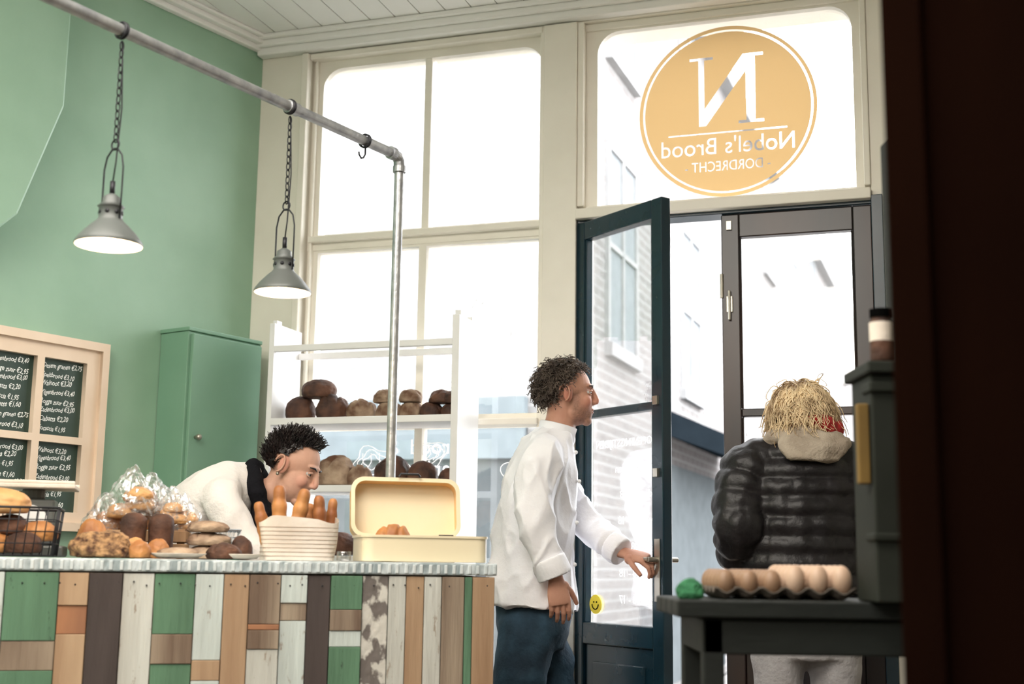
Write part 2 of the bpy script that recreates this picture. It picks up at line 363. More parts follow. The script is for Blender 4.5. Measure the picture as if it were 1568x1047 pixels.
b=B(MW); b.box(1.40,1.408,-.0,.09,0,2.385); b.box(2.498,2.54,-.02,.09,0,2.40); b.box(1.405,2.5,.0,.09,2.372,2.39)
b.obj("trim_3",M_teal,bevel=.003)
tf=lambda ox,oz: (lambda x,y,z: ML@V((ox-x,-.004,oz+y)))
text_mesh("door_letters","OPENINGSTIJDEN\nma  gesloten\ndi   08 - 18\nwo  08 - 18\ndo   08 - 18\nvr   08 - 18\nza   08 - 17",.040,tf(.43,1.50),M_wtext,d1,space=2.3)
B(ML).cyl((.115,-.006,.94),(.115,-.003,.94),.034,seg=32).obj("smiley_sticker",M_yellow,d1)
q=B(ML); q.tube([(.115+.018*math.cos(a),-.007,.94+.018*math.sin(a)) for a in [math.pi+i*math.pi/8 for i in range(9)]],.002,5); q.sph((.107,-.007,.948),.003); q.sph((.123,-.007,.948),.003); q.obj("smiley_face",M_black,d1)
# ------------------------------------------------------------------ street outside
B().box(-25,30,5.2,45,-.16,-.03).obj("street_ground",M_pave)
def facade(name,M,length,h,mt,rows,cols,x0=.8,pitch=2.2,zb=2.6,ww=.95,wh=1.5,shop=None,aw=True):
    e=empty(name); B().box(0,length,0,.4,0,h).obj("brickwork",mt,e,M=M)
    t=B();g=B()
    for r in range(rows):
        for c in range(cols):
            x=x0+c*pitch; z=zb+r*2.3
            g.box(x,x+ww,-.01,.05,z,z+wh); t.box(x-.06,x+ww+.06,-.06,0,z-.1,z)
            for a,b_ in ((x-.05,x),(x+ww,x+ww+.05),(x+ww/2-.02,x+ww/2+.02)): t.box(a,b_,-.03,.0,z,z+wh)
            t.box(x,x+ww,-.03,0,z+wh/2-.02,z+wh/2+.02); t.box(x-.05,x+ww+.05,-.03,0,z+wh,z+wh+.06)
    if rows: g.obj("window_panes",M_win_out,e,M=M)
    t.box(0,length,-.15,.1,h-.2,h); t.obj("trim_boards",M_frame_out,e,M=M)
    if shop:
        s=B()
        for x,wd in shop: s.box(x,x+wd,-.04,.05,.1,1.95)
        s.obj("shopfront",M_shopf,e,M=M)
        s=B()
        for x,wd in shop:
            if aw: s.rings([[V((x,-.02,2.42)),V((x,-.7,2.12)),V((x,-.7,1.95)),V((x,-.02,2.2))],[V((x+wd,-.02,2.42)),V((x+wd,-.7,2.12)),V((x+wd,-.7,1.95)),V((x+wd,-.02,2.2))]])
            else: s.box(x,x+wd,-.08,0,1.75,2.15)
        s.obj("awning" if aw else "shop_sign_board",M_awn if aw else M_sign,e,M=M)
    return e
ca=V((.30,8.4,0)); da=V((.335,.942,0)); na=V((-da.y,da.x,0))
MA=Matrix(((da.x,na.x,0,ca.x),(da.y,na.y,0,ca.y),(0,0,1,0),(0,0,0,1)))
facade("side_street_building",MA,26,6.6,M_brickA,2,8,1.2,2.6,2.7,.8,1.5,shop=[(3.0,2.6),(8.5,3)])
cb=ca-DW*2.0; MB_=Matrix(((DW.x,NW.x,0,cb.x),(DW.y,NW.y,0,cb.y),(0,0,1,0),(0,0,0,1)))
facade("corner_building",MB_,2.0,5.4,M_brickC,0,1,1.0,2.2,3.2,.8,1.3,shop=[(.3,1.5)],aw=False)
cc=ca-DW*11+NW*.3; MC=Matrix(((DW.x,NW.x,0,cc.x),(DW.y,NW.y,0,cc.y),(0,0,1,0),(0,0,0,1)))
e=facade("low_building",MC,8.9,2.9,M_brickB,0,3,1,2.6,2.6,shop=[(5.2,3.4)],aw=False)
text_mesh("sign_text","open   kaas & wijn",.3,lambda x,y,z: MC@V((5.5+x,-.09,1.83+y)),M_frame_out,e)
# ------------------------------------------------------------------ cabinet (green, corner)
e=empty("tall_green_cabinet")
b=B(); x1=-.085;x0=-.468;D=.155
b.box(x0,x1,-D,-.003,0,1.93); b.box(x0-.006,x1+.0,-D-.008,-.003,1.93,1.945)
b.box(x0+.012,x1-.01,-D-.016,-D,.08,1.92)
b.box(x0-.002,x1,-D-.002,-.003,0,.06)
b.obj("carcass",M_greencab,e,bevel=.003,M=MG)
B().cyl((x0+.045,-D-.016,1.53),(x0+.045,-D-.03,1.53),.006).sph((x0+.045,-D-.036,1.53),.012).obj("knob",M_brass,e,smooth=True,M=MG)
prof=[(-1.09,H-.06),(-1.09,2.62),(-1.24,2.2),(-1.5,1.95),(-2.6,1.95),(-2.6,H-.06)]
b=B(); b.rings([[V((x,-.16,z)) for x,z in prof],[V((x,-.002,z)) for x,z in prof]]); b.obj("chimney_hood",M_green,bevel=.01,M=MG)
# chalkboard window frame
e=empty("chalkboard_menu")
gf=lambda o:(lambda x,y,z: MG@V((-x,-(o+z),y)))
P0,P1,Z0,Z1=.736,1.46,1.17,1.845
cols=[(.822,1.0),(1.03,1.2),(1.23,1.38)]; rows=[(1.498,1.765),(1.235,1.473)]
curve_mesh("frame",[rect(P0+.02,P1,Z0+.02,Z1-.015)]+[rect(a,b_,c_,d_) for a,b_ in cols for c_,d_ in rows],.022,gf(.02),M_pink,e)
curve_mesh("outer_moulding",[rect(P0,P1+.02,Z0,Z1),rect(P0+.03,P1-.02,Z0+.03,Z1-.03)],.045,gf(.023),M_pink,e)
curve_mesh("slate",[rect(P0+.04,P1-.03,Z0+.04,Z1-.04)],.004,gf(.008),M_board,e)
items=["Desem granen €2,75","Speltbrood €3,10","Walnoot €3,20","Vijgenbrood €3,40","Rogge zuur €2,95","Zadenbrood €3,00","Ciabatta €2,20","Focaccia €1,95","Baguette €1,60"]
for ci,(a,b_) in enumerate(cols):
    for ri,(c_,d_) in enumerate(rows):
        for k in range(8):
            z=d_-.033-k*.031
            if z<c_+.005: break
            sc=[1,.97,1.03,.95][(k+ci)%4]; tl=[.03,-.02,.05][(k+ri)%3]
            text_mesh("chalk_line",items[(k+ci*3+ri*2)%9],.0215*sc,lambda x,y,z_,z=z,b2=b_,tl=tl: MG@V((-(b2-.006)+x*.90,-.0112,z+y*1.15+x*tl+.0015*math.sin(x*170))),M_chalk,e,shear=.3,bold=.0002)
# ------------------------------------------------------------------ shelf unit
e=empty("bread_shelf_unit")
b=B(MW); F=-.28; K=-.055
b.box(.25,.272,F,K,0,1.985); b.box(1.008,1.035,F,K,0,1.985)
for z in (1.885,): b.box(.272,1.008,F,F+.022,z-.012,z+.012); b.box(.272,1.008,K-.022,K,z-.012,z+.012)
for z in (1.615,1.36,1.1,.84,.55,.1): b.box(.272,1.008,F,K,z-.026,z)
b.box(.252,.27,F+.02,F+.06,1.985,2.0); b.box(1.01,1.033,F+.02,F+.05,1.985,2.005); b.box(1.01,1.033,F+.14,F+.2,1.985,2.0)
b.obj("shelf_frame",M_white,e,bevel=.002)
# ------------------------------------------------------------------ bread
def loaf(name,c,r,mt,rot=0,slash=0,seed=0,flat=.45,parent=None,tilt=0,rough=.06):
    bm=bmesh.new(); bmesh.ops.create_icosphere(bm,subdivisions=5,radius=1)
    off=V((seed*3.1,seed*1.7,seed))
    for v in bm.verts:
        p=v.co.copy(); n=noise.noise(p*1.6+off)*rough*1.6+noise.noise(p*5+off)*rough*.6
        g=0
        if slash and p.z>.1:
            for k in range(slash):
                x0=(k-(slash-1)/2)*(1.3/max(slash,1)); d=abs(p.x-x0-.25*p.y); g=max(g,math.exp(-(d/.07)**2)*min(1,p.z*2))
        q=p*(1+n-.13*g)
        q=V((math.copysign(abs(q.x)**.9,q.x),math.copysign(abs(q.y)**.9,q.y),q.z))
        if q.z<-flat: q.z=-flat+(q.z+flat)*.12
        v.co=V((q.x*r[0],q.y*r[1],(q.z+flat)*r[2]/(1+flat)))
    zm=min(v.co.z for v in bm.verts)
    for v in bm.verts: v.co.z-=zm
    me=bpy.data.meshes.new(name); bm.to_mesh(me); bm.free(); me.materials.append(mt)
    for p in me.polygons: p.use_smooth=True
    o=bpy.data.objects.new(name,me); link(o,parent); o.location=c; o.rotation_euler=(0,tilt,rot); return o
def SL(s,z,o=-.17): return W(s,o,z)
i=0; sh=e
for s,r,mt,sl in ((.340,.060,M_rye,0),(.475,.064,M_rye,2),(.60,.058,M_flour,2),(.715,.052,M_flour,3),(.805,.05,M_flour,2),(.885,.046,M_rye,3),(.965,.04,M_rye,3)):
    loaf("rye_loaf",SL(s,1.616,-.165),(r*1.0,r*.95,r*1.5 if s<.5 else r*1.25),mt,rot=.3*i,slash=sl,seed=i,parent=sh); i+=1
loaf("rye_loaf",SL(.415,1.70,-.165),(.068,.06,.072),M_rye,seed=11,parent=sh)
for s,z in ((.695,1.675),(.80,1.675),(.925,1.668),(.975,1.666)):
    loaf("rye_loaf",SL(s,z,-.165),(.045,.045,.05),M_flour if s<.85 else M_rye,slash=2,seed=i,rot=i,parent=sh); i+=1
for s,r,mt in ((.33,.05,M_rye),(.50,.075,M_flour),(.60,.05,M_flour),(.735,.07,M_rye),(.855,.058,M_rye),(.965,.042,M_rye)):
    loaf("rye_loaf",SL(s,1.361,-.165),(r,r*.95,r*1.55),mt,slash=2 if mt is M_flour else 0,seed=i,rot=i,parent=sh); i+=1
for s in (.36,.52,.68,.84):
    loaf("rye_loaf",SL(s,1.101,-.165),(.07,.07,.085),M_rye,seed=i,rot=i,parent=sh); i+=1
# ------------------------------------------------------------------ counter
CT=1.080
cv=V((.9687,.248,0)); cn=V((-.248,.9687,0)); c0=V((-.038,3.45,0))
MCn=Matrix(((cv.x,cn.x,0,c0.x),(cv.y,cn.y,0,c0.y),(0,0,1,0),(0,0,0,1)))
e=empty("shop_counter")
B(MCn).box(-1.95,-.01,.015,.58,0,CT-.035).obj("carcass",M_crate,e)
b=B(MCn); b.box(-1.96,.006,-.010,.60,CT-.032,CT-.001); b.obj("zinc_top",M_zinc,e,bevel=.004,seg=3)
b=B(MCn); random.seed(8); x=-1.94
while x<0: 
    b.box(x,x+.008,-.0125,-.009,CT-.028,CT-.006); x+=random.uniform(.018,.026)
b.obj("zinc_folds",mat("zinc_light",(.70,.75,.76),.45,(.56,.62,.64),20,metal=.1),e,bevel=.0012)
def worn(name,col,col2,base=(.30,.22,.16),**k):
    m=mat(name,col,k.get('rough',.8),col2,k.get('scale',8),(1.5,1.5,.2),bump=.45,lo=.3,hi=.6)
    n=m.node_tree; N=n.nodes; Lk=n.links; b=N["Principled BSDF"]; src=b.inputs["Base Color"].links[0].from_socket
    tc=N.new("ShaderNodeTexCoord"); mp=N.new("ShaderNodeMapping"); mp.inputs["Scale"].default_value=(3,3,.8); t=N.new("ShaderNodeTexNoise"); t.inputs["Scale"].default_value=14; t.inputs["Detail"].default_value=9; t.inputs["Roughness"].default_value=.75
    r=N.new("ShaderNodeValToRGB"); a=k.get('wear',.60); r.color_ramp.elements[0].position=a; r.color_ramp.elements[0].color=(0,0,0,1); r.color_ramp.elements[1].position=a+.035; r.color_ramp.elements[1].color=(1,1,1,1)
    mx=N.new("ShaderNodeMixRGB"); mx.inputs[2].default_value=(*base,1)
    Lk.new(tc.outputs["Object"],mp.inputs[0]); Lk.new(mp.outputs[0],t.inputs[0]); Lk.new(t.outputs[0],r.inputs[0]); Lk.new(r.outputs[0],mx.inputs[0]); Lk.new(src,mx.inputs[1]); Lk.new(mx.outputs[0],b.inputs["Base Color"])
    return m
wood={'G':worn("plank_green",(.105,.215,.13),(.065,.135,.08),(.035,.06,.04),wear=.63),
'W':worn("plank_white",(.58,.59,.55),(.40,.39,.35),(.30,.25,.20),wear=.58),
'T':mat("plank_tan",(.46,.32,.20),.75,(.31,.19,.11),8,(1.5,1.5,.15),bump=.3),
'D':mat("plank_dark",(.080,.060,.056),.75,(.045,.033,.03),8,(1,1,.15),bump=.3),
'B':mat("plank_weathered",(.34,.27,.20),.85,(.15,.10,.07),9,(1.5,1.5,.12),bump=.5),
'O':mat("plank_orange",(.42,.19,.09),.75,(.26,.12,.065),9,(1,1,.2),bump=.3),
'L':worn("plank_pale_blue",(.54,.60,.58),(.42,.46,.44),(.28,.24,.20),wear=.60),
'P':mat("plank_peeling",(.58,.56,.51),.85,(.15,.13,.12),22,(1,1,.7),bump=.6,lo=.47,hi=.52)}
wk=list(wood)
spec=[(722,757,[('T',900)]),(710,722,[('G',900)]),(675,710,[('B',900)]),(648,675,[('W',900)]),(620,648,[('T',900)]),(593,620,[('W',900)]),(553,593,[('P',900)]),
(505,553,[('G',49),('B',30),('L',23),('G',900)]),(470,505,[('D',900)]),(430,470,[('L',40),('B',25),('L',900)]),(383,430,[('B',70),('O',8),('B',27),('W',900)]),(345,383,[('T',900)]),
(303,345,[('L',120),('T',28),('L',900)]),(243,303,[('G',84),('B',41),('G',900)]),(197,243,[('W',900)]),(148,197,[('D',900)]),(105,148,[('T',45),('O',39),('T',900)]),(28,105,[('G',93),('B',40),('G',900)]),
(-15,28,[('L',900)]),(-50,-15,[('T',900)]),(-110,-50,[('W',60),('B',900)]),(-160,-110,[('D',900)]),(-230,-160,[('G',900)]),(-290,-230,[('T',900)]),(-350,-290,[('L',900)])]
b=B(MCn); x=0.0; i=0
for a,c_,segs in spec:
    wdt=(c_-a)*(.00170-.00000018*(757-c_)); z=CT-.036
    random.seed(a+999); dy=random.uniform(0,.006)
    for k,hh in segs:
        z1=max(.0,z-hh*.00172)
        dd=random.uniform(-.002,.003)
        b.box(x-wdt+.0012,x-.0006,-.004-dy-dd,.016,z1+.001,z,wk.index(k)); z=z1
        if z<=0: break
    x-=wdt
x=0
for k,wd_ in (('T',.1),('W',.12),('B',.11),('G',.12),('D',.12)): b.box(-.012,.006,.017+x,.017+x+wd_-.002,0,CT-.036,wk.index(k)); x+=wd_
b.obj("reclaimed_planks",[wood[k] for k in wk],e,bevel=.0012,seg=1)
b=B(MCn); random.seed(3); x=-.02
while x>-1.5:
    b.sph((x,-.008,CT-.055-random.random()*.01),(.0022,.002,.0022),seg=8); x-=random.choice([.03,.035,.05])
b.obj("nail_heads",M_iron,e)
def C(x,y,z=0): return MCn@V((x,y,CT+z+.0005))
# ------------------------------------------------------------------ pipe rail
e=empty("pipe_rail")
pz=2.287; PA=V((-.347,3.8,pz)); pd=V((-.522,-.853,0)).normalized()
b=B(); b.cyl((PA.x,PA.y,CT),(PA.x,PA.y,pz-.03),.0145,seg=20); b.cyl(PA+pd*.03,PA+pd*3.3,.0145,seg=20)
b.tube([PA+V((0,0,-.034)),PA+V((0,0,-.015))+pd*.003,PA+V((0,0,-.004))+pd*.012,PA+pd*.034],.017,16)
b.cyl(PA+V((0,0,-.05)),PA+V((0,0,-.03)),.0195,seg=20); b.cyl(PA+pd*.03,PA+pd*.05,.0195,seg=20)
b.cyl((PA.x,PA.y,CT),(PA.x,PA.y,CT+.006),.04,seg=24); b.cyl((PA.x,PA.y,CT),(PA.x,PA.y,CT+.03),.02,seg=20)
for q in (.47,1.62): b.cyl(PA+pd*q,PA+pd*(q+.04),.018,seg=20)
b.obj("galvanised_pipe",M_galv,e,smooth=False,bevel=.001)
up=V((0,0,1)); side=pd.cross(up)
b=B()
for q,hk in ((.168,1),(.4976,0),(1.086,0),(2.0,1)):
    o_=PA+pd*q
    b.tube([o_+side*.019*math.cos(a)+up*.019*math.sin(a) for a in [2*math.pi*i/20 for i in range(20)]],.0028,6,closed=True)
    b.tube([o_+pd*.006+side*.019*math.cos(a)+up*.019*math.sin(a) for a in [2*math.pi*i/20 for i in range(20)]],.0028,6,closed=True)
    if hk: b.tube([o_+up*-.019,o_+up*-.04,o_+up*-.052+pd*.008,o_+up*-.056+pd*.018,o_+up*-.048+pd*.028,o_+up*-.04+pd*.03],.0026,6)
b.obj("hooks",M_iron,e,smooth=True)
def lamp(o_):
    e=empty("pendant_lamp"); rim=1.775; c=V((o_.x,o_.y,0))
    b=B(); prof=[(.0745,0),(.0755,.004),(.072,.011),(.060,.027),(.044,.044),(.032,.055),(.0265,.062),(.0265,.088),(.030,.090),(.020,.100),(.019,.112),(.008,.120),(.001,.121)]
    b.lathe(prof,c+V((0,0,rim)),40); b.obj("shade",M_lamp,e,smooth=True)
    b=B(); b.lathe([(r-.0012,z) for r,z in prof[:7]],c+V((0,0,rim)),40); b.lathe([(.0265,.058),(.001,.060)],c+V((0,0,rim)),40); b.obj("shade_lining",M_lampin,e,smooth=True)
    b=B(); 
    for k in range(8):
        a=k*math.pi/4; b.cyl(c+V((.026*math.cos(a),.026*math.sin(a),rim+.075)),c+V((.0275*math.cos(a),.0275*math.sin(a),rim+.075)),.005,seg=10)
    pts=[(-.030,rim+.06),(-.031,rim+.12),(-.031,1.955),(-.024,1.985),(-.010,2.0),(0,2.003),(.010,2.0),(.024,1.985),(.031,1.955),(.031,rim+.12),(.030,rim+.06)]
    b.tube([c+side*x+V((0,0,z)) for x,z in pts],.0022,6)
    b.tube([c+side*.012*math.cos(a)+V((0,0,2.012+.012*math.sin(a))) for a in [2*math.pi*i/16 for i in range(16)]],.0022,6,closed=True)
    b.cyl(c+V((0,0,rim+.118)),c+V((0,0,rim+.15)),.006)
    cyz=[c+V((0,0,rim+.15)),c+V((.004,0,1.97)),c+V((.008,.004,2.1)),c+V((.004,0,2.2)),c+V((0,0,2.262))]
    b.tube(cyz,.002,6)
    z=2.028; k=0
    while z<2.258:
        ax=side if k%2 else pd
        b.tube([c+ax*.0055*math.cos(a)+V((0,0,z+.0115*math.sin(a))) for a in [2*math.pi*i/12 for i in range(12)]],.0016,5,closed=True); z+=.0185; k+=1
    b.obj("chain_and_bail",M_iron,e,smooth=True)
    b=B(); b.sph(c+V((0,0,rim+.03)),(.018,.018,.022)); b.obj("bulb",M_bulb,e,smooth=True)
    l=bpy.data.lights.new("lamp_light",'POINT'); l.energy=1.2; l.color=(1,.78,.5); l.shadow_soft_size=.02; lo=bpy.data.objects.new("lamp_light",l); link(lo,e); lo.location=c+V((0,0,rim-.005))
lamp(PA+pd*1.086); lamp(PA+pd*.4976)
# ------------------------------------------------------------------ bread bin
e=empty("bread_bin")
bx0,bx1=-.340,-.008; by0,by1=.03,.25; t=.004
def mc(o): return lambda x,y,z: MCn@V((x,y,CT+o+z))
curve_mesh("base_wall",[rrect(bx0,bx1,by0,by1,.03,False),rrect(bx0+t,bx1-t,by0+t,by1-t,.027,False)],.066,mc(.035),M_creamtin,e)
curve_mesh("base_floor",[rrect(bx0+.002,bx1-.002,by0+.002,by1-.002,.03,False)],.004,mc(.003),M_creamtin,e)
curve_mesh("base_rim",[rrect(bx0-.003,bx1+.003,by0-.003,by1+.003,.032,False),rrect(bx0+t,bx1-t,by0+t,by1-t,.027,False)],.006,mc(.066),M_creamtin,e)
def lid(o): 
    a=math.radians(12)
    return lambda x,y,z: MCn@V((x,by1+.004+ y*math.sin(a)*1.0 - (z+o)*math.cos(a)*-1, CT+.069+y*math.cos(a)-(z+o)*math.sin(a)))
LX0,LX1=bx0+.0,bx1-.03
curve_mesh("lid_wall",[rrect(LX0,LX1,0,.165,.035,False),rrect(LX0+t,LX1-t,t,.165-t,.032,False)],.05,lid(.025),M_orangein,e)
curve_mesh("lid_back",[rrect(LX0+.002,LX1-.002,.002,.163,.034,False)],.004,lid(.05),M_creamtin,e)
curve_mesh("lid_rim",[rrect(LX0-.003,LX1+.003,-.002,.168,.037,False),rrect(LX0+.008,LX1-.008,.008,.157,.030,False)],.005,lid(.001),M_creamtin,e)
b=B(MCn); b.tube([V((-.21,by1+.03,CT+.236)),V((-.205,by1+.03,CT+.243)),V((-.155,by1+.03,CT+.243)),V((-.15,by1+.03,CT+.236))],.0035,6)
b.box(-.10,-.06,by1-.012,by1-.004,CT+.068,CT+.076)
b.obj("handle",M_iron,e)
loaf("ciabatta_roll",C(-.245,.14,.0075),(.055,.035,.088),M_goldb,rot=.3,slash=2,seed=41,parent=e)
loaf("ciabatta_roll",C(-.11,.14,.0075),(.05,.04,.05),M_paleb,rot=.3,slash=2,seed=42,parent=e)
# ------------------------------------------------------------------ striped paper bag with baguettes
e=empty("striped_bread_bag")
b=B(MCn); 
def bagring(z,g,n=40):
    out=[]
    for i in range(n):
        a=2*math.pi*i/n; x=math.copysign(abs(math.cos(a))**.45,math.cos(a)); y=math.copysign(abs(math.sin(a))**.45,math.sin(a))
        w=1+.03*math.sin(5*a+z*40)+g
        out.append(V((-.498+.094*x*w,.12+.055*y*w,CT+.001+z+(.009*math.sin(3*a+1) if z>.09 else 0))))
    return out
zs=[0,.02,.04,.06,.08,.095,.104]
b.rings([bagring(z,.0+.08*z/.112) for z in zs],0,caps=False); b.rings([bagring(0,0),bagring(.001,0)],0)
b.obj("paper_bag",M_paper,e,smooth=True)
b=B(MCn)
for k in range(8):
    z=.010+k*.0105; b.tube([p*1 for p in bagring(z,.006+.08*z/.112)],.0006,4,closed=True)
b.obj("stripes",M_stripe,e)
def stick(p,q,r,mt,name,parent=None):
    p=V(p);q=V(q); b=B(); n=14
    b.tube([p.lerp(q,i/n) for i in range(n+1)],[r*(.35+.65*math.sin(math.pi*min(1,max(0,(i+.6)/(n+1.2))))**.5)*(1+.13*math.sin(i*2.1)) for i in range(n+1)],14)
    o=b.obj(name,mt,parent,smooth=True); s=o.modifiers.new("s",'SUBSURF'); s.levels=2; s.render_levels=2; return o
for x,y,z,dx,dy,r in ((-.585,.11,.150,-.02,.02,.017),(-.555,.13,.195,.005,.01,.021),(-.530,.10,.185,.045,0,.021),(-.485,.14,.150,.02,.02,.018),(-.438,.12,.170,-.01,0,.019),(-.415,.15,.165,.01,.01,.016)):
    stick(C(x*.9-.045,y,.012),C(x+dx,y+dy,z),r,M_goldb,"baguette",e)
def plate(name,c,r,mt):
    b=B(); b.lathe([(.001,.002),(r*.7,.002),(r,.012),(r+.001,.014),(r*.7,.006),(.001,.005)],c,40); return b.obj(name,mt,smooth=True)
pl_=plate("serving_plate",C(-.80,.080),.070,M_paper); plate("serving_plate",C(-.635,.05),.04,M_paper)
loaf("flat_loaf",C(-.80,.080,.008),(.050,.04,.02),M_flour,seed=50,slash=2,parent=pl_)
b=B(); c=C(-.385,.06,.001); b.lathe([(.001,0),(.018,0),(.019,.004),(.019,.022),(.017,.024)],c,24); b.obj("glass_tealight_jar",thin_glass("jar_glass",.15,(.85,.85,.85)),smooth=True)
loaf("seeded_loaf",C(-.985,.095),(.078,.055,.062),M_seed,rot=.2,seed=51,rough=.12)
loaf("bread_roll",C(-.892,.05),(.026,.026,.042),M_goldb,seed=52)
loaf("bread_roll",C(-.850,.182),(.030,.022,.048),M_goldb,seed=53)
loaf("bread_roll",C(-.908,.150),(.028,.024,.05),M_paleb,seed=58)
loaf("bread_roll",C(-1.02,.285),(.040,.030,.095),M_goldb,seed=59)
loaf("bread_roll",C(-.635,.24),(.030,.030,.06),M_rye,seed=63)
for x,y in ((-.915,.240),(-.845,.26)):
    b=B(); c=C(x,y); b.lathe([(.001,.001),(.028,.001),(.032,.01),(.032,.05),(.034,.085),(.031,.105),(.018,.116),(.001,.118)],c,28)
    o=b.obj("tin_rye_loaf",M_rye,smooth=True)
loaf("ciabatta_loaf",C(-.725,.235),(.060,.040,.035),M_flour,rot=-.2,seed=54,slash=2)
loaf("ciabatta_loaf",C(-.722,.235,.035),(.058,.038,.034),M_flour,rot=.1,seed=55,slash=2)
loaf("ciabatta_loaf",C(-.685,.13),(.045,.035,.04),M_rye,rot=.1,seed=56,slash=2)
loaf("ciabatta_loaf",C(-.725,.235,.070),(.056,.038,.03),M_flour,rot=-.3,seed=57,slash=2)
e=empty("wooden_bread_crate")
b=B(MCn); X0,X1,Y0,Y1=-1.06,-.77,.34,.55
for z in (.01,.045): b.box(X0,X1,Y0,Y0+.012,CT+z,CT+z+.03); b.box(X0,X1,Y1-.012,Y1,CT+z,CT+z+.03); b.box(X0,X0+.012,Y0,Y1,CT+z,CT+z+.03); b.box(X1-.012,X1,Y0,Y1,CT+z,CT+z+.03)
for x in (X0+.012,X1-.032):
    for y in (Y0+.012,Y1-.032): b.box(x,x+.02,y,y+.02,CT,CT+.08)
b.box(X0,X1,Y0,Y1,CT+.001,CT+.01); b.obj("crate",M_crate,e,bevel=.0015)
random.seed(5)
def bag(name,c,r,seed,par):
    e=par
    for k in range(3): loaf("roll",V(c)+V((random.uniform(-.4,.4)*r,random.uniform(-.2,.2)*r,r*(-.35+.35*k))),(r*.62,r*.55,r*.6),M_paleb if seed%2 else M_goldb,seed=seed+k,parent=e)
    bm=bmesh.new(); bmesh.ops.create_icosphere(bm,subdivisions=5,radius=1); off=V((seed,seed*2,0))
    for v in bm.verts:
        p=v.co.copy(); n=noise.noise(p*2.2+off)*.22+abs(noise.noise(p*6+off))*.2
        q=p*(1+n); 
        if p.z>.5: q.x*=1-.9*(p.z-.5); q.y*=1-.9*(p.z-.5); q.z+=(p.z-.5)*1.3
        v.co=V(c)+V((q.x*r,q.y*r*.8,max(-.38,q.z)*r*1.0+.01))
    me=bpy.data.meshes.new("film"); bm.to_mesh(me); bm.free(); me.materials.append(M_film)
    for p in me.polygons: p.use_smooth=True
    link(bpy.data.objects.new("film",me),e)
for k,(x,y,z,r) in enumerate(((-1.0,.45,.075,.055),(-.93,.42,.13,.066),(-.86,.47,.10,.062),(-.79,.43,.08,.052),(-.88,.47,.14,.052),(-.82,.40,.11,.045))): bag("bagged_rolls",C(x,y,z),r,60+k*3,e)
def wirebasket(name,x0,x1,y0,y1,h,n,mt,taper=.01):
    b=B(MCn); z0=CT+.004
    def P(x,y,z): 
        f=taper*(z/h); return V((x+(f if x>(x0+x1)/2 else -f),y+(f if y>(y0+y1)/2 else -f),z0+z))
    for k in range(5):
        z=h*k/4; pts=[P(x0,y0,z),P(x1,y0,z),P(x1,y1,z),P(x0,y1,z)]
        for i in range(4): b.cyl(pts[i],pts[(i+1)%4],.003 if k==4 else .0014,seg=6)
    for i in range(n+1):
        x=x0+(x1-x0)*i/n
        for y in (y0,y1): b.cyl(P(x,y,0),P(x,y,h),.0014,seg=6)
        b.cyl(P(x,y0,0),P(x,y1,0),.0014,seg=6)
    for i in range(1,n//2):
        y=y0+(y1-y0)*i/(n//2)
        for x in (x0,x1): b.cyl(P(x,y,0),P(x,y,h),.0014,seg=6)
    return b.obj(name,mt,smooth=True)
wb=wirebasket("wire_bread_basket",-1.36,-1.10,.05,.23,.115,12,M_iron)
for k,(x,y,z) in enumerate(((-1.31,.10,0),(-1.24,.13,0),(-1.17,.10,0),(-1.29,.16,.04),(-1.21,.15,.045),(-1.14,.15,.03))): loaf("roll",C(x,y,z+.008),(.045,.042,.05),M_goldb if k%2 else M_rye,seed=80+k,parent=wb)
loaf("roll",C(-1.24,.14,.105),(.078,.06,.062),M_paleb,seed=90,parent=wb)
wirebasket("low_wire_basket",-.725,-.640,.31,.45,.075,8,M_galv,.004)
e=empty("kitchen_scale")
b=B(MCn); b.box(-1.27,-1.09,.29,.44,CT+.001,CT+.03); b.box(-1.24,-1.12,.31,.42,CT+.03,CT+.15); b.cyl((-1.18,.365,CT+.15),(-1.18,.365,CT+.18),.03)
b.obj("body",M_lamp,e,bevel=.006)
b=B(MCn); b.cyl((-1.18,.31,CT+.09),(-1.18,.302,CT+.09),.045,seg=32); b.obj("dial",M_white,e)
b=B(MCn); b.box(-1.33,-1.07,.27,.46,CT+.178,CT+.190); b.box(-1.33,-1.07,.27,.276,CT+.188,CT+.198); b.box(-1.33,-1.07,.454,.46,CT+.188,CT+.198); b.obj("weighing_tray",M_paper,e,bevel=.003)
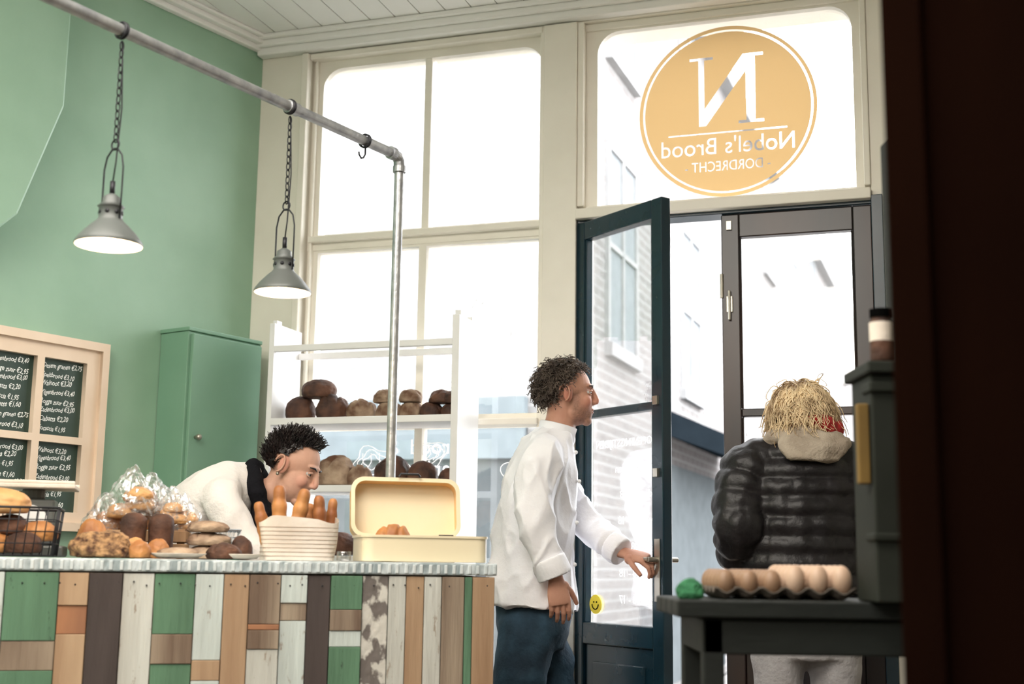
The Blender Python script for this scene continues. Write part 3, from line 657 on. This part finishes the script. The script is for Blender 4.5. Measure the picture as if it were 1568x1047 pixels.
# ------------------------------------------------------------------ people
def frame(origin,fwd,up):
    f=V(fwd).normalized(); u=V(up); l=u.cross(f).normalized(); u=f.cross(l)
    return Matrix(((f.x,l.x,u.x,origin[0]),(f.y,l.y,u.y,origin[1]),(f.z,l.z,u.z,origin[2]),(0,0,0,1)))
CR=(V((-.012,0,.033)),V((.098,.078,.086)))
def sstep(a,b,x): t=max(0,min(1,(x-a)/(b-a))); return t*t*(3-2*t)
def head(M,parent,skin,brow,neck_to,nr=.055,beard=0):
    b=B(M)
    b.sph(CR[0],CR[1]*.97,seg=32); b.sph((.028,0,-.028),(.062,.060,.085),seg=28); b.sph((.018,0,-.066),(.058,.055,.042),seg=24)
    b.sph((.064,0,-.062),(.026,.034,.036),seg=20)
    b.sph((.066,0,-.095),(.020,.025,.019),seg=16); b.sph((.072,0,.032),(.019,.045,.012),seg=16)
    for s in (-1,1):
        b.sph((.058,s*.034,-.026),(.027,.022,.026),seg=16); b.sph((.095,s*.0085,-.030),(.009,.0075,.007),seg=12)
        R=Matrix.Rotation(s*-.35,3,'Z')
        b.sph((-.004,s*.079,-.002),(.019,.008,.032),seg=16,R=R)
    b.loft([((.082,0,.028),.009,.009),((.094,0,.006),.009,.010),((.105,0,-.020),.0115,.010),((.100,0,-.031),.011,.008)],(0,1,0),n=14,sub=4)
    b.sph((.084,0,-.0545),(.009,.020,.006),seg=14); b.sph((.082,0,-.066),(.009,.017,.006),seg=14)
    Mi=M.inverted(); nl=Mi@V(neck_to)
    b.loft([((-.02,0,-.03),nr,nr),((-.028,0,-.09),nr,nr),(nl,nr*1.12,nr*1.12)],(0,1,0),n=24,sub=5)
    def tint(co):
        p=Mi@co
        k=sstep(-.030,-.062,p.z)*sstep(-.145,-.115,p.z)*sstep(.0,.03,p.x)
        side_=sstep(.0,.025,p.x)*(1-sstep(.03,.05,p.x))*sstep(.035,.055,abs(p.y))*(1-sstep(.0,.02,p.z))*sstep(-.1,-.08,p.z)
        bd=max(k,side_)*beard*(.75+.5*noise.noise(co*220))
        bd*=1-math.exp(-(((p.x-.09)/.02)**2+(p.y/.02)**2+((p.z+.06)/.009)**2))
        g=.45*math.exp(-(((p.x-.075)/.03)**2+((abs(p.y)-.045)/.02)**2+((p.z+.03)/.022)**2))+.5*math.exp(-(((p.x-.108)/.015)**2+(p.y/.015)**2+((p.z+.024)/.015)**2))+.4*(1 if abs(p.y)>.078 and p.z<.04 else 0)
        return max(0,min(1,bd)),min(1,g)
    organic(b,"head",skin,parent,.0033,2,tint=tint)
    e_=B(M)
    for s in (-1,1): e_.sph((.0735,s*.030,.006),(.0105,.011,.0075),0,16); e_.sph((.0825,s*.0305,.006),(.0022,.0045,.0045),1,12)
    e_.obj("eyes",[M_eye,M_iris],parent,smooth=True)
    e_=B(M)
    for s in (-1,1):
        e_.tube([(.090,s*.014,.027),(.088,s*.03,.032),(.076,s*.046,.029)],[.0025,.0038,.002],8)
    e_.obj("eyebrows",brow,parent,smooth=True)
    e_=B(M)
    for s in (-1,1):
        e_.tube([(.082,s*.018,.010),(.0855,s*.030,.0145),(.077,s*.043,.009)],[.0028,.0042,.0030],8)
        e_.tube([(.080,s*.019,.001),(.0825,s*.030,-.002),(.075,s*.041,.002)],[.0020,.0026,.0020],8)
    e_.obj("eyelids",skin,parent,smooth=True)
    e_=B(M); e_.sph((.0905,0,-.0555),(.0040,.018,.0032),seg=14); e_.sph((.0890,0,-.0645),(.0040,.015,.0038),seg=14); e_.obj("lips",M_lip,parent,smooth=True)
    e_=B(M)
    for s in (-1,1):
        e_.tube([(-.018+.019*math.cos(a),s*(.0865+.004*math.cos(a)),-.001+.030*math.sin(a)) for i,a in enumerate([math.radians(q) for q in range(-80,200,20)])],.0035,6)
    e_.obj("ear_rims",skin,parent,smooth=True)
def hairok(d,mode):
    x,y,z=d
    if mode=='short': return z>.72-.1*abs(y) or (x<.04+.62*z and z>-.02) or (x<-.28 and z>-.62)
    return z>.60 or (x<.15+.6*z and z>-.2) or (x<-.1)
def scalp(M,parent,mt,mode,k=1.05):
    bm=bmesh.new(); bmesh.ops.create_uvsphere(bm,u_segments=56,v_segments=40,radius=1)
    for f in list(bm.faces):
        if not hairok(f.calc_center_median().normalized(),mode): bm.faces.remove(f)
    for v in bm.verts:
        d=v.co.copy(); n=noise.noise(d*7)*.05
        v.co=M@(CR[0]+V((d.x*CR[1].x,d.y*CR[1].y,d.z*CR[1].z))*(k+n))
    me=bpy.data.meshes.new("scalp"); bm.to_mesh(me); bm.free(); me.materials.append(mt)
    for p in me.polygons: p.use_smooth=True
    link(bpy.data.objects.new("scalp_hair",me),parent)
def strands(M,parent,mt,mode,n,length,curl,style,r=.0028,seed=1,vol=1.08):
    random.seed(seed); cu=bpy.data.curves.new("hair",'CURVE'); cu.dimensions='3D'; cu.bevel_depth=r; cu.bevel_resolution=1
    Mi3=M.to_3x3().inverted(); down=(Mi3@V((0,0,-1))).normalized(); cnt=0
    while cnt<n:
        d=V((random.gauss(0,1),random.gauss(0,1),random.gauss(0,1))).normalized()
        if not hairok(d,mode): continue
        cnt+=1
        p=CR[0]+V((d.x*CR[1].x,d.y*CR[1].y,d.z*CR[1].z)); nrm=d.copy(); L_=length*random.uniform(.6,1.2); N_=10 if style!='long' else 16
        u=nrm.orthogonal().normalized(); v=nrm.cross(u); ph=random.uniform(0,6.3); w=random.uniform(1.2,2.2)*(2 if curl>.004 and style=='curly' else 1)
        dr=nrm.copy(); vv=vol*random.uniform(.92,1.05)
        if style=='curly': dr=(nrm*.8+V((random.uniform(-.7,.7),random.uniform(-.7,.7),random.uniform(-.3,.6)))).normalized()
        if style=='spiky': dr=(nrm*.6+V((.45*random.uniform(-.3,1),random.uniform(-.4,.4),.5))).normalized()
        if style=='long': dr=(nrm*.45+V((random.uniform(-.8,.8),random.uniform(-.8,.8),0))).normalized()
        pts=[];q=p.copy(); wx,wy=random.uniform(-.3,.3),random.uniform(-.3,.3)
        for i in range(N_):
            t=i/(N_-1); pts.append(q+(u*math.cos(ph+w*6*t)+v*math.sin(ph+w*6*t))*curl*t**.5)
            if style=='long':
                dr=(dr*.74+down*.24+V((wx*.3+random.uniform(-.12,.12),wy*.3+random.uniform(-.12,.12),random.uniform(-.05,.05)))).normalized()
            elif style=='curly': dr=(dr+down*.10-nrm*.16).normalized()
            q=q+dr*(L_/N_)
            if style in('long','curly'):
                e_=q-CR[0]; k=V((e_.x/CR[1].x,e_.y/CR[1].y,e_.z/CR[1].z)); kl=max(k.length,.01)
                ve=vv-(vv-1.08)*max(0,k.z/kl)**1.5 if style=='long' else vv
                if kl<ve: q=CR[0]+e_*(ve/kl)
        sp=cu.splines.new('POLY'); sp.points.add(N_-1)
        for i,a in enumerate(pts): sp.points[i].co=(*(M@a),1); sp.points[i].radius=1-.6*i/(N_-1)
    t=bpy.data.objects.new("c",cu); link(t); dg=bpy.context.evaluated_depsgraph_get(); dg.update()
    me=bpy.data.meshes.new_from_object(t.evaluated_get(dg)); bpy.data.objects.remove(t); me.materials.clear(); me.materials.append(mt)
    for p_ in me.polygons: p_.use_smooth=True
    link(bpy.data.objects.new("hair",me),parent)
def hand(name,wrist,f,n,w,curl,parent,skin,s=1.0,spread=0):
    f=V(f).normalized(); n=V(n); n=(n-f*n.dot(f)).normalized(); wv=f.cross(n); 
    if wv.dot(V(w))<0: wv=-wv
    o=V(wrist); b=B()
    b.loft([(o-f*.04*s,.026*s,.021*s),(o,.027*s,.019*s),(o+f*.04*s,.038*s,.017*s),(o+f*.078*s,.041*s,.013*s),(o+f*.090*s,.036*s,.010*s)],wv,n=20,sub=4)
    b.sph(o+f*.03*s+wv*.026*s+n*.006*s,(.02*s,.02*s,.02*s),seg=12)
    for i,(ln,off) in enumerate(((.92,.031),(1.0,.0102),(.95,-.0108),(.76,-.031))):
        p=o+f*(.080-.004*abs(i-1))*s+wv*off*s; d=(f+wv*off*2*spread).normalized(); pts=[p-f*.015*s,p]; ang=0
        for k,sl in enumerate((.040,.026,.021)):
            ang+=curl[k]*(1+.08*i); dd=d*math.cos(ang)+n*math.sin(ang); p=p+dd*sl*ln*s; pts.append(p)
        b.tube(pts,[.0088*s,.0092*s,.0086*s,.0078*s,.0062*s],10)
    p=o+f*.025*s+wv*.030*s; pts=[p]; d=(f*.72+wv*.52+n*.35).normalized()
    for k,sl in enumerate((.036,.030,.024)):
        p=p+d*sl*s; pts.append(p); d=(d+f*.30+n*.18).normalized()
    b.tube(pts,[.0115*s,.0105*s,.0095*s,.0075*s],10)
    return organic(b,name,skin,parent,.0024,2)
def folds(a,sc,st=(1,1,1),off=0):
    return lambda co: a*(1-2*abs(noise.noise(V((co.x*sc*st[0]+off,co.y*sc*st[1],co.z*sc*st[2])))))-a*.5+a*.3*noise.noise(co*sc*3)
def shoe(b,ank,fwd):
    a=V(ank); f=V(fwd).normalized(); l=V((-f.y,f.x,0))
    b.loft([(V((a.x,a.y,.045))-f*.07,.03,.03),(V((a.x,a.y,.05))-f*.03,.040,.045),(V((a.x,a.y,.042))+f*.07,.045,.038),(V((a.x,a.y,.034))+f*.15,.046,.03),(V((a.x,a.y,.028))+f*.19,.03,.02)],l,n=18,sub=4)
# ---- baker
e=empty("baker_man"); Y=4.55
b=B()
b.loft([((.078,Y,.935),.190,.160),((.080,Y,.97),.190,.158),((.080,Y,1.1),.172,.145),((.092,Y,1.25),.178,.135),((.11,Y,1.37),.19,.125),((.125,Y,1.44),.178,.108),((.142,Y,1.49),.125,.085),((.158,Y,1.525),.078,.066),((.163,Y,1.538),.066,.060)],(0,1,0),n=36)
SR=V((.105,Y-.165,1.425)); ER=V((.085,Y-.225,1.20)); WR=V((.150,Y-.22,1.045))
b.loft([(V((.125,Y-.07,1.46)),.06,.06),(SR,.070,.068),((SR+ER)/2+V((-.01,-.01,0)),.064,.066),(ER,.056,.060),((ER+WR)/2,.050,.054),(WR,.049,.050)],(0,1,0),n=24)
SL_=V((.145,Y+.155,1.42)); EL=V((.275,Y+.09,1.215)); WL=V((.385,Y-.01,1.125))
b.loft([(V((.13,Y+.07,1.46)),.06,.06),(SL_,.068,.066),((SL_+EL)/2,.060,.062),(EL,.054,.055),((EL+WL)/2,.048,.048),(WL,.046,.044)],(0,0,1),n=24)
def jf(co):
    u=co.x*7+co.z*2.2; v=co.y*7; w=co.z*2.0
    r=1-2*abs(noise.noise(V((u,v,w)))); r2=1-2*abs(noise.noise(V((co.x*13+5,co.y*13,co.z*9-co.x*7))))
    return .014*r*r*(1 if r>0 else 0)+.009*r2*r2*(1 if r2>0 else 0)-.009
organic(b,"chef_jacket",M_jacket,e,.0065,2,jf)
b=B()
d=(WR-ER).normalized(); b.loft([(WR-d*.058,.055,.057),(WR-d*.03,.058,.060),(WR+d*.006,.057,.058)],(0,1,0),n=24); 
d=(WL-EL).normalized(); b.loft([(WL-d*.05,.052,.050),(WL-d*.02,.053,.051),(WL+d*.003,.051,.048)],(0,0,1),n=24)
organic(b,"cuffs",M_jacket,e,.005,1,folds(.003,14))
b=B(); M_=frame((.163,Y,1.53),(1,0,-.25),(.2,0,1))
def cring(k,z): return [V((.064*math.cos(a)*k,.063*math.sin(a)*k,z)) for a in [math.radians(28)+math.radians(304)*i/30 for i in range(31)]]
A=[cring(1.10,-.02),cring(1.08,.0),cring(1.10,.028),cring(1.06,.030),cring(1.03,.0),cring(1.0,-.02)]
bmv=[[b.bm.verts.new(M_@p) for p in r] for r in A]
for i in range(len(A)-1):
    for j in range(30): b.bm.faces.new((bmv[i][j],bmv[i][j+1],bmv[i+1][j+1],bmv[i+1][j]))
b.obj("collar",M_jacket,e,smooth=True)
b=B()
pl=[V((.225,Y-.06,1.46)),V((.236,Y-.075,1.36)),V((.228,Y-.085,1.22)),V((.222,Y-.09,1.08))]
for p in pl: b.sph(p,(.007,.007,.007),seg=10)
b.obj("buttons",M_white,e,smooth=True)
b=B()
b.loft([(V((.085,Y,.985)),.150,.118),(V((.085,Y,.93)),.165,.130),(V((.085,Y,.86)),.160,.128),(V((.085,Y,.80)),.13,.10)],(0,1,0),n=28)
b.loft([(V((.09,Y+.075,.90)),.088,.105),(V((.135,Y+.085,.75)),.080,.092),(V((.185,Y+.085,.53)),.064,.070),(V((.19,Y+.085,.32)),.058,.062),(V((.195,Y+.085,.08)),.054,.056)],(0,1,0),n=24)
b.loft([(V((.08,Y-.075,.90)),.088,.105),(V((.045,Y-.09,.75)),.080,.090),(V((.02,Y-.09,.52)),.064,.070),(V((-.03,Y-.09,.32)),.058,.062),(V((-.075,Y-.09,.08)),.054,.056)],(0,1,0),n=24)
organic(b,"jeans",M_jeans,e,.009,3,folds(.012,8,(1,1,.8),3))
b=B(); shoe(b,(.195,Y+.085,0),(1,.1,0)); shoe(b,(-.075,Y-.09,0),(1,-.1,0)); organic(b,"shoes",M_shoe,e,.006,2)
HM=frame((.200,Y+.005,1.665),(1,.0,.02),(.02,0,1)) @ Matrix.Scale(.95,4)
head(HM,e,M_skin,M_hairb,(.158,Y,1.50),nr=.056,beard=.6)
scalp(HM,e,M_hairb,'short',1.05); strands(HM,e,M_hairb,'short',1600,.046,.007,'curly',.0023,2,vol=1.10)
hand("right_hand",WR+V((.004,0,-.012)),(.18,-.02,-1),(-.25,1,0),(1,0,0),(.25,.35,.25),e,M_skin,.95)
hand("left_hand",WL+V((.012,-.004,-.004)),(.85,-.38,-.22),(.25,.35,-1),(-.3,-1,0),(.5,.75,.5),e,M_skin,.92)
# ---- customer
e=empty("customer_woman"); X=.94; Y=4.22
b=B()
pf=(.060,.018)
b.loft([((X,Y,1.00),.195,.135),((X,Y,1.1),.205,.145),((X,Y,1.25),.205,.145),((X,Y,1.35),.20,.135),((X,Y,1.42),.175,.115),((X,Y,1.475),.12,.09),((X,Y,1.51),.085,.075)],(1,0,0),n=40,sub=10,puff=pf)
def arm(sx):
    S=V((X+sx*.165,Y-.01,1.385)); E=V((X+sx*.215,Y-.06,1.20)); Wt=V((X+sx*.215,Y+.03,1.095))
    b.loft([(V((X+sx*.09,Y,1.42)),.07,.07),(S,.088,.085),(S.lerp(E,.5)+V((sx*.015,0,0)),.082,.080),(E,.076,.076),(E.lerp(Wt,.5),.066,.066),(Wt,.050,.050)],(1,0,0),n=28,sub=10,puff=(.062,.013)); return Wt
WLc=arm(-1); WRc=arm(1)
def pufd(co):
    r=abs(noise.noise(V((co.x*16,co.y*16,co.z*7)))); return .007*r+.004*noise.noise(co*26)
organic(b,"puffer_jacket",M_puffer,e,.0065,1,pufd)
b=B(); b.loft([((X,Y,.88),.175,.125),((X,Y,.95),.185,.13),((X,Y,1.06),.185,.13)],(1,0,0),n=30); organic(b,"black_sweater_hem",M_knit,e,.009,2,folds(.005,10))
b=B()
b.loft([((X,Y,.98),.165,.12),((X,Y,.90),.175,.13),((X,Y,.80),.165,.12)],(1,0,0),n=28)
for sx in (-1,1): b.loft([((X+sx*.085,Y,.88),.090,.105),((X+sx*.09,Y,.72),.076,.09),((X+sx*.095,Y,.48),.066,.07),((X+sx*.095,Y,.28),.06,.064),((X+sx*.095,Y,.07),.048,.052)],(1,0,0),n=24)
organic(b,"sweatpants",M_grey,e,.009,3,folds(.008,8))
b=B(); shoe(b,(X-.095,Y,0),(-.1,1,0)); shoe(b,(X+.095,Y,0),(.1,1,0)); organic(b,"shoes",M_shoe,e,.006,2)
b=B()
pts=[V((X+.115*math.cos(a)+.01,Y-.01+.10*math.sin(a),1.472+.014*math.sin(a*2)-.012*math.sin(a))) for a in [2*math.pi*i/24 for i in range(24)]]
b.tube(pts,[.028*(1+.12*math.sin(3*i)) for i in range(24)],12,closed=True)
b.loft([((X+.01,Y-.085,1.505),.085,.018),((X+.01,Y-.112,1.480),.108,.026),((X+.01,Y-.135,1.445),.108,.030),((X+.01,Y-.140,1.410),.075,.020)],(1,0,0),n=24)
organic(b,"beige_hood",M_hood,e,.005,1,lambda co: folds(.014,9,(1,1,1.8))(co)+.004*noise.noise(co*30))
b=B(); pts=[V((X+.02+.088*math.cos(a),Y-.016+.090*math.sin(a),1.528+.010*math.sin(3*a))) for a in [2*math.pi*i/20 for i in range(20)]]; b.tube(pts,.026,12,closed=True); organic(b,"red_scarf",M_red,e,.005,2,folds(.008,18))
HC=frame((X+.01,Y+.01,1.562),(.35,1,0),(0,0,1)) @ Matrix.Scale(.90,4)
head(HC,e,M_skin2,M_hairy,(X,Y,1.43),nr=.048)
scalp(HC,e,M_hairy,'long',1.08); strands(HC,e,M_hairy,'long',3000,.115,.009,'long',.0021,3,vol=1.30)
hand("left_hand",WLc+V((0,.01,-.02)),(-.05,.25,-1),(1,.3,0),(0,1,0),(.5,.6,.4),e,M_skin2,.88)
hand("right_hand",WRc+V((0,.01,-.02)),(.05,.25,-1),(-1,.3,0),(0,1,0),(.5,.6,.4),e,M_skin2,.88)
b=B(); c=WLc+V((.045,.05,-.13)); b.rings([[c+V((.045*math.cos(a)*k,.03*math.sin(a)*k,z)) for a in [2*math.pi*i/16 for i in range(16)]] for k,z in ((.9,-.12),(1,-.06),(1.05,0),(.8,.05),(.55,.07))]); b.obj("paper_bread_bag",M_crate,e,smooth=True)
# ---- assistant
e=empty("shop_assistant_woman"); Y=4.22
b=B()
b.loft([((-1.10,Y,.80),.165,.12),((-1.10,Y,.95),.16,.115),((-1.05,Y,1.10),.155,.115),((-.985,Y,1.22),.165,.118),((-.905,Y,1.285),.165,.105),((-.845,Y,1.31),.115,.08),((-.80,Y,1.315),.06,.055)],(0,1,0),n=34)
for sy in (-1,1):
    b.loft([((-.90,Y+sy*.09,1.29),.06,.06),((-.88,Y+sy*.165,1.25),.062,.06),((-.80,Y+sy*.19,1.13),.05,.05),((-.72,Y+sy*.17-.05,1.06),.04,.042)],(0,0,1),n=20)
organic(b,"white_sweater",M_shirt,e,.0075,2,folds(.013,8))
b=B(); pts=[V((-.80,Y,1.30))+V((-.03*math.cos(a),.075*math.sin(a),.085*math.cos(a)-.01)) for a in [2*math.pi*i/20 for i in range(20)]]
b.tube(pts,.030,12,closed=True); b.loft([((-.79,Y-.05,1.26),.035,.03),((-.775,Y-.07,1.18),.035,.022),((-.77,Y-.06,1.06),.04,.018)],(1,0,0),n=14); organic(b,"black_scarf",M_knit,e,.007,2,folds(.008,14))
HA=frame((-.700,Y-.005,1.372),(.93,-.22,-.42),(.40,0,1)) @ Matrix.Scale(.92,4)
head(HA,e,M_skin2,M_hairk,(-.82,Y,1.28),nr=.048)
scalp(HA,e,M_hairk,'short',1.07); strands(HA,e,M_hairk,'short',1300,.042,.002,'spiky',.0024,4)
b=B(HA); b.sph((-.006,-.088,-.036),.006,seg=10); b.obj("earring",M_brass,e,smooth=True)
for sy,nm in ((-1,"right_hand"),(1,"left_hand")):
    hand(nm,V((-.70,Y+sy*.17-.06,1.045)),(.6,-.5,-.6),(0,-.3,-1),(0,-sy,0),(.4,.5,.3),e,M_skin2,.85)
b=B()
b.loft([((-1.10,Y,.97),.155,.115),((-1.11,Y,.88),.165,.125),((-1.10,Y,.80),.15,.11)],(0,1,0),n=24)
for sy in (-1,1): b.loft([((-1.10,Y+sy*.08,.88),.085,.1),((-1.08,Y+sy*.09,.5),.065,.07),((-1.10,Y+sy*.09,.08),.05,.052)],(0,1,0),n=20)
organic(b,"dark_trousers",M_knit,e,.01,3)
b=B(); shoe(b,(-1.10,Y-.09,0),(1,0,0)); shoe(b,(-1.10,Y+.09,0),(1,0,0)); organic(b,"shoes",M_shoe,e,.007,2)
# ------------------------------------------------------------------ egg table & foreground
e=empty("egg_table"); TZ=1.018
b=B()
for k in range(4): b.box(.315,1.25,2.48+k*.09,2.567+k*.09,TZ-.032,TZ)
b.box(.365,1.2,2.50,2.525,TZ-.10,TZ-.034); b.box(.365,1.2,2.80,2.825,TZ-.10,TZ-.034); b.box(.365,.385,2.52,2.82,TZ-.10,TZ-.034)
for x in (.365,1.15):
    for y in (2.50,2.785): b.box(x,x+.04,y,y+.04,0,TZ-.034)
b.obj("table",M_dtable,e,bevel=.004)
e=empty("egg_tray")
b=B(); x0,y0=.398,2.56; nx,ny=6,5; pt=.0452
bm=b.bm; gx=nx*8;gy=ny*8; grid=[]
for i in range(gx+1):
    row=[]
    for j in range(gy+1):
        u=i/8;v=j/8
        z=.014+.011*(math.cos(2*math.pi*u)*.5+math.cos(2*math.pi*v)*.5)
        row.append(bm.verts.new((x0+u*pt,y0+v*pt,TZ+z)))
    grid.append(row)
for i in range(gx):
    for j in range(gy): bm.faces.new((grid[i][j],grid[i+1][j],grid[i+1][j+1],grid[i][j+1]))
o=b.obj("pulp_tray",M_carton,e,smooth=True); so=o.modifiers.new("s",'SOLIDIFY'); so.thickness=.003
b=B(); random.seed(9)
for i in range(nx):
    for j in range(ny):
        r_=.0195 if i<3 else .021
        b.sph((x0+(i+.5)*pt,y0+(j+.5)*pt,TZ+.007+.026+(.0 if i<3 else .006)),(r_,r_,.025 if i<3 else .029),1 if i<3 else 0,16)
b.obj("eggs",[M_egg,M_egg2],e,smooth=True)
loaf("moss_ball",(.350,2.56,TZ),(.026,.026,.036),M_moss,seed=70,rough=.10)
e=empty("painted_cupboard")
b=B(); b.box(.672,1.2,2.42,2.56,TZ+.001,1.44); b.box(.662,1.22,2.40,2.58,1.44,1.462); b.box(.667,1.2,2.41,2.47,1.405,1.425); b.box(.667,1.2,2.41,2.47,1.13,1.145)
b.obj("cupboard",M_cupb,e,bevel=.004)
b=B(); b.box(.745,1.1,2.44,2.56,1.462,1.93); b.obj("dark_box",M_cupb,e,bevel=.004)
e=empty("jam_jar"); b=B(); c=V((.697,2.43,1.4625)); b.lathe([(.001,0),(.019,.0),(.021,.006),(.021,.075),(.017,.083),(.017,.088)],c,28); b.obj("jar_body",M_rye,e,smooth=True)
b=B(); b.lathe([(.0215,.040),(.0215,.076)],c,28); b.obj("label",M_paper,e,smooth=True)
b=B(); b.cyl(c+V((0,0,.086)),c+V((0,0,.102)),.020,seg=28); b.obj("lid",M_black,e)
b=B(); b.box(.648,.670,2.43,2.45,1.235,1.385); b.obj("mustard_sign",M_mustard,bevel=.003)
TM=Matrix.Translation((.472,1.60,0))@Matrix.Rotation(math.radians(-24),4,'Z')
b=B(TM); b.box(0,.05,.0,.06,0,2.7); b.box(0,1.0,.0,.40,1.86,1.90); b.box(.025,1.0,.02,.40,0,1.86); b.box(0,1.0,.02,.40,2.6,2.7); b.box(.02,.04,.02,.4,1.9,2.6)
o=b.obj("tall_dark_cupboard",[M_near],None,bevel=.004)
b=B(TM); b.box(.05,1.0,.04,.40,1.90,2.6); b.obj("black_panel",M_black,o)
# ------------------------------------------------------------------ lighting
w=bpy.data.worlds.new("sky"); scene.world=w; w.use_nodes=True; n=w.node_tree
bg=n.nodes["Background"]; bg.inputs[0].default_value=(.96,.98,1,1); bg.inputs[1].default_value=6.2
def area(name,loc,rot,sx,sy,en,col=(1,1,1),portal=False):
    l=bpy.data.lights.new(name,'AREA'); l.shape='RECTANGLE'; l.size=sx; l.size_y=sy; l.energy=en; l.color=col
    o=bpy.data.objects.new(name,l); link(o); o.location=loc; o.rotation_euler=rot
    if portal: l.cycles.is_portal=True
    return o
def portal(s0,s1,z0,z1,nm):
    o=area(nm,W((s0+s1)/2,.13,(z0+z1)/2),(0,0,0),s1-s0,z1-z0,1,portal=True)
    o.rotation_mode='QUATERNION'; o.rotation_quaternion=(-NW).to_track_quat('-Z','Y')
portal(.2,1.27,.55,3.19,"window_portal_1"); portal(1.4,2.5,0,3.19,"window_portal_2")
area("overhead_fill_area",(-.9,1.6,3.2),(0,0,0),2.5,2.0,72,(1,.93,.84))  # added soft fill from above to brighten the interior, no lamp fitting here
area("rear_fill_area",(-1.8,-1.2,3.0),(math.radians(25),0,0),2.0,1.5,58,(1,.93,.84))  # added fill behind the camera for the room-facing sides, not a shop lamp
# ------------------------------------------------------------------ camera
t=.168;r=.014
F_=V((0,math.cos(t),math.sin(t)));U_=V((0,-math.sin(t),math.cos(t)));R_=V((1,0,0))
R2=R_*math.cos(r)+U_*math.sin(r);U2=-R_*math.sin(r)+U_*math.cos(r)
cd=bpy.data.cameras.new("camera"); cam=bpy.data.objects.new("camera",cd); link(cam)
cam.matrix_world=Matrix(((R2.x,U2.x,-F_.x,0),(R2.y,U2.y,-F_.y,0),(R2.z,U2.z,-F_.z,1.08),(0,0,0,1)))
cd.sensor_width=36; cd.lens=45.92; cd.dof.use_dof=True; cd.dof.focus_distance=4.2; cd.dof.aperture_fstop=2.8
cd.clip_start=.05
if ZOOM:
    z=ZOOM[2]; cd.lens*=z; cd.shift_x=(ZOOM[0]-784)/1568*z; cd.shift_y=-(ZOOM[1]-523.5)/1568*z; cd.dof.use_dof=False
scene.camera=cam
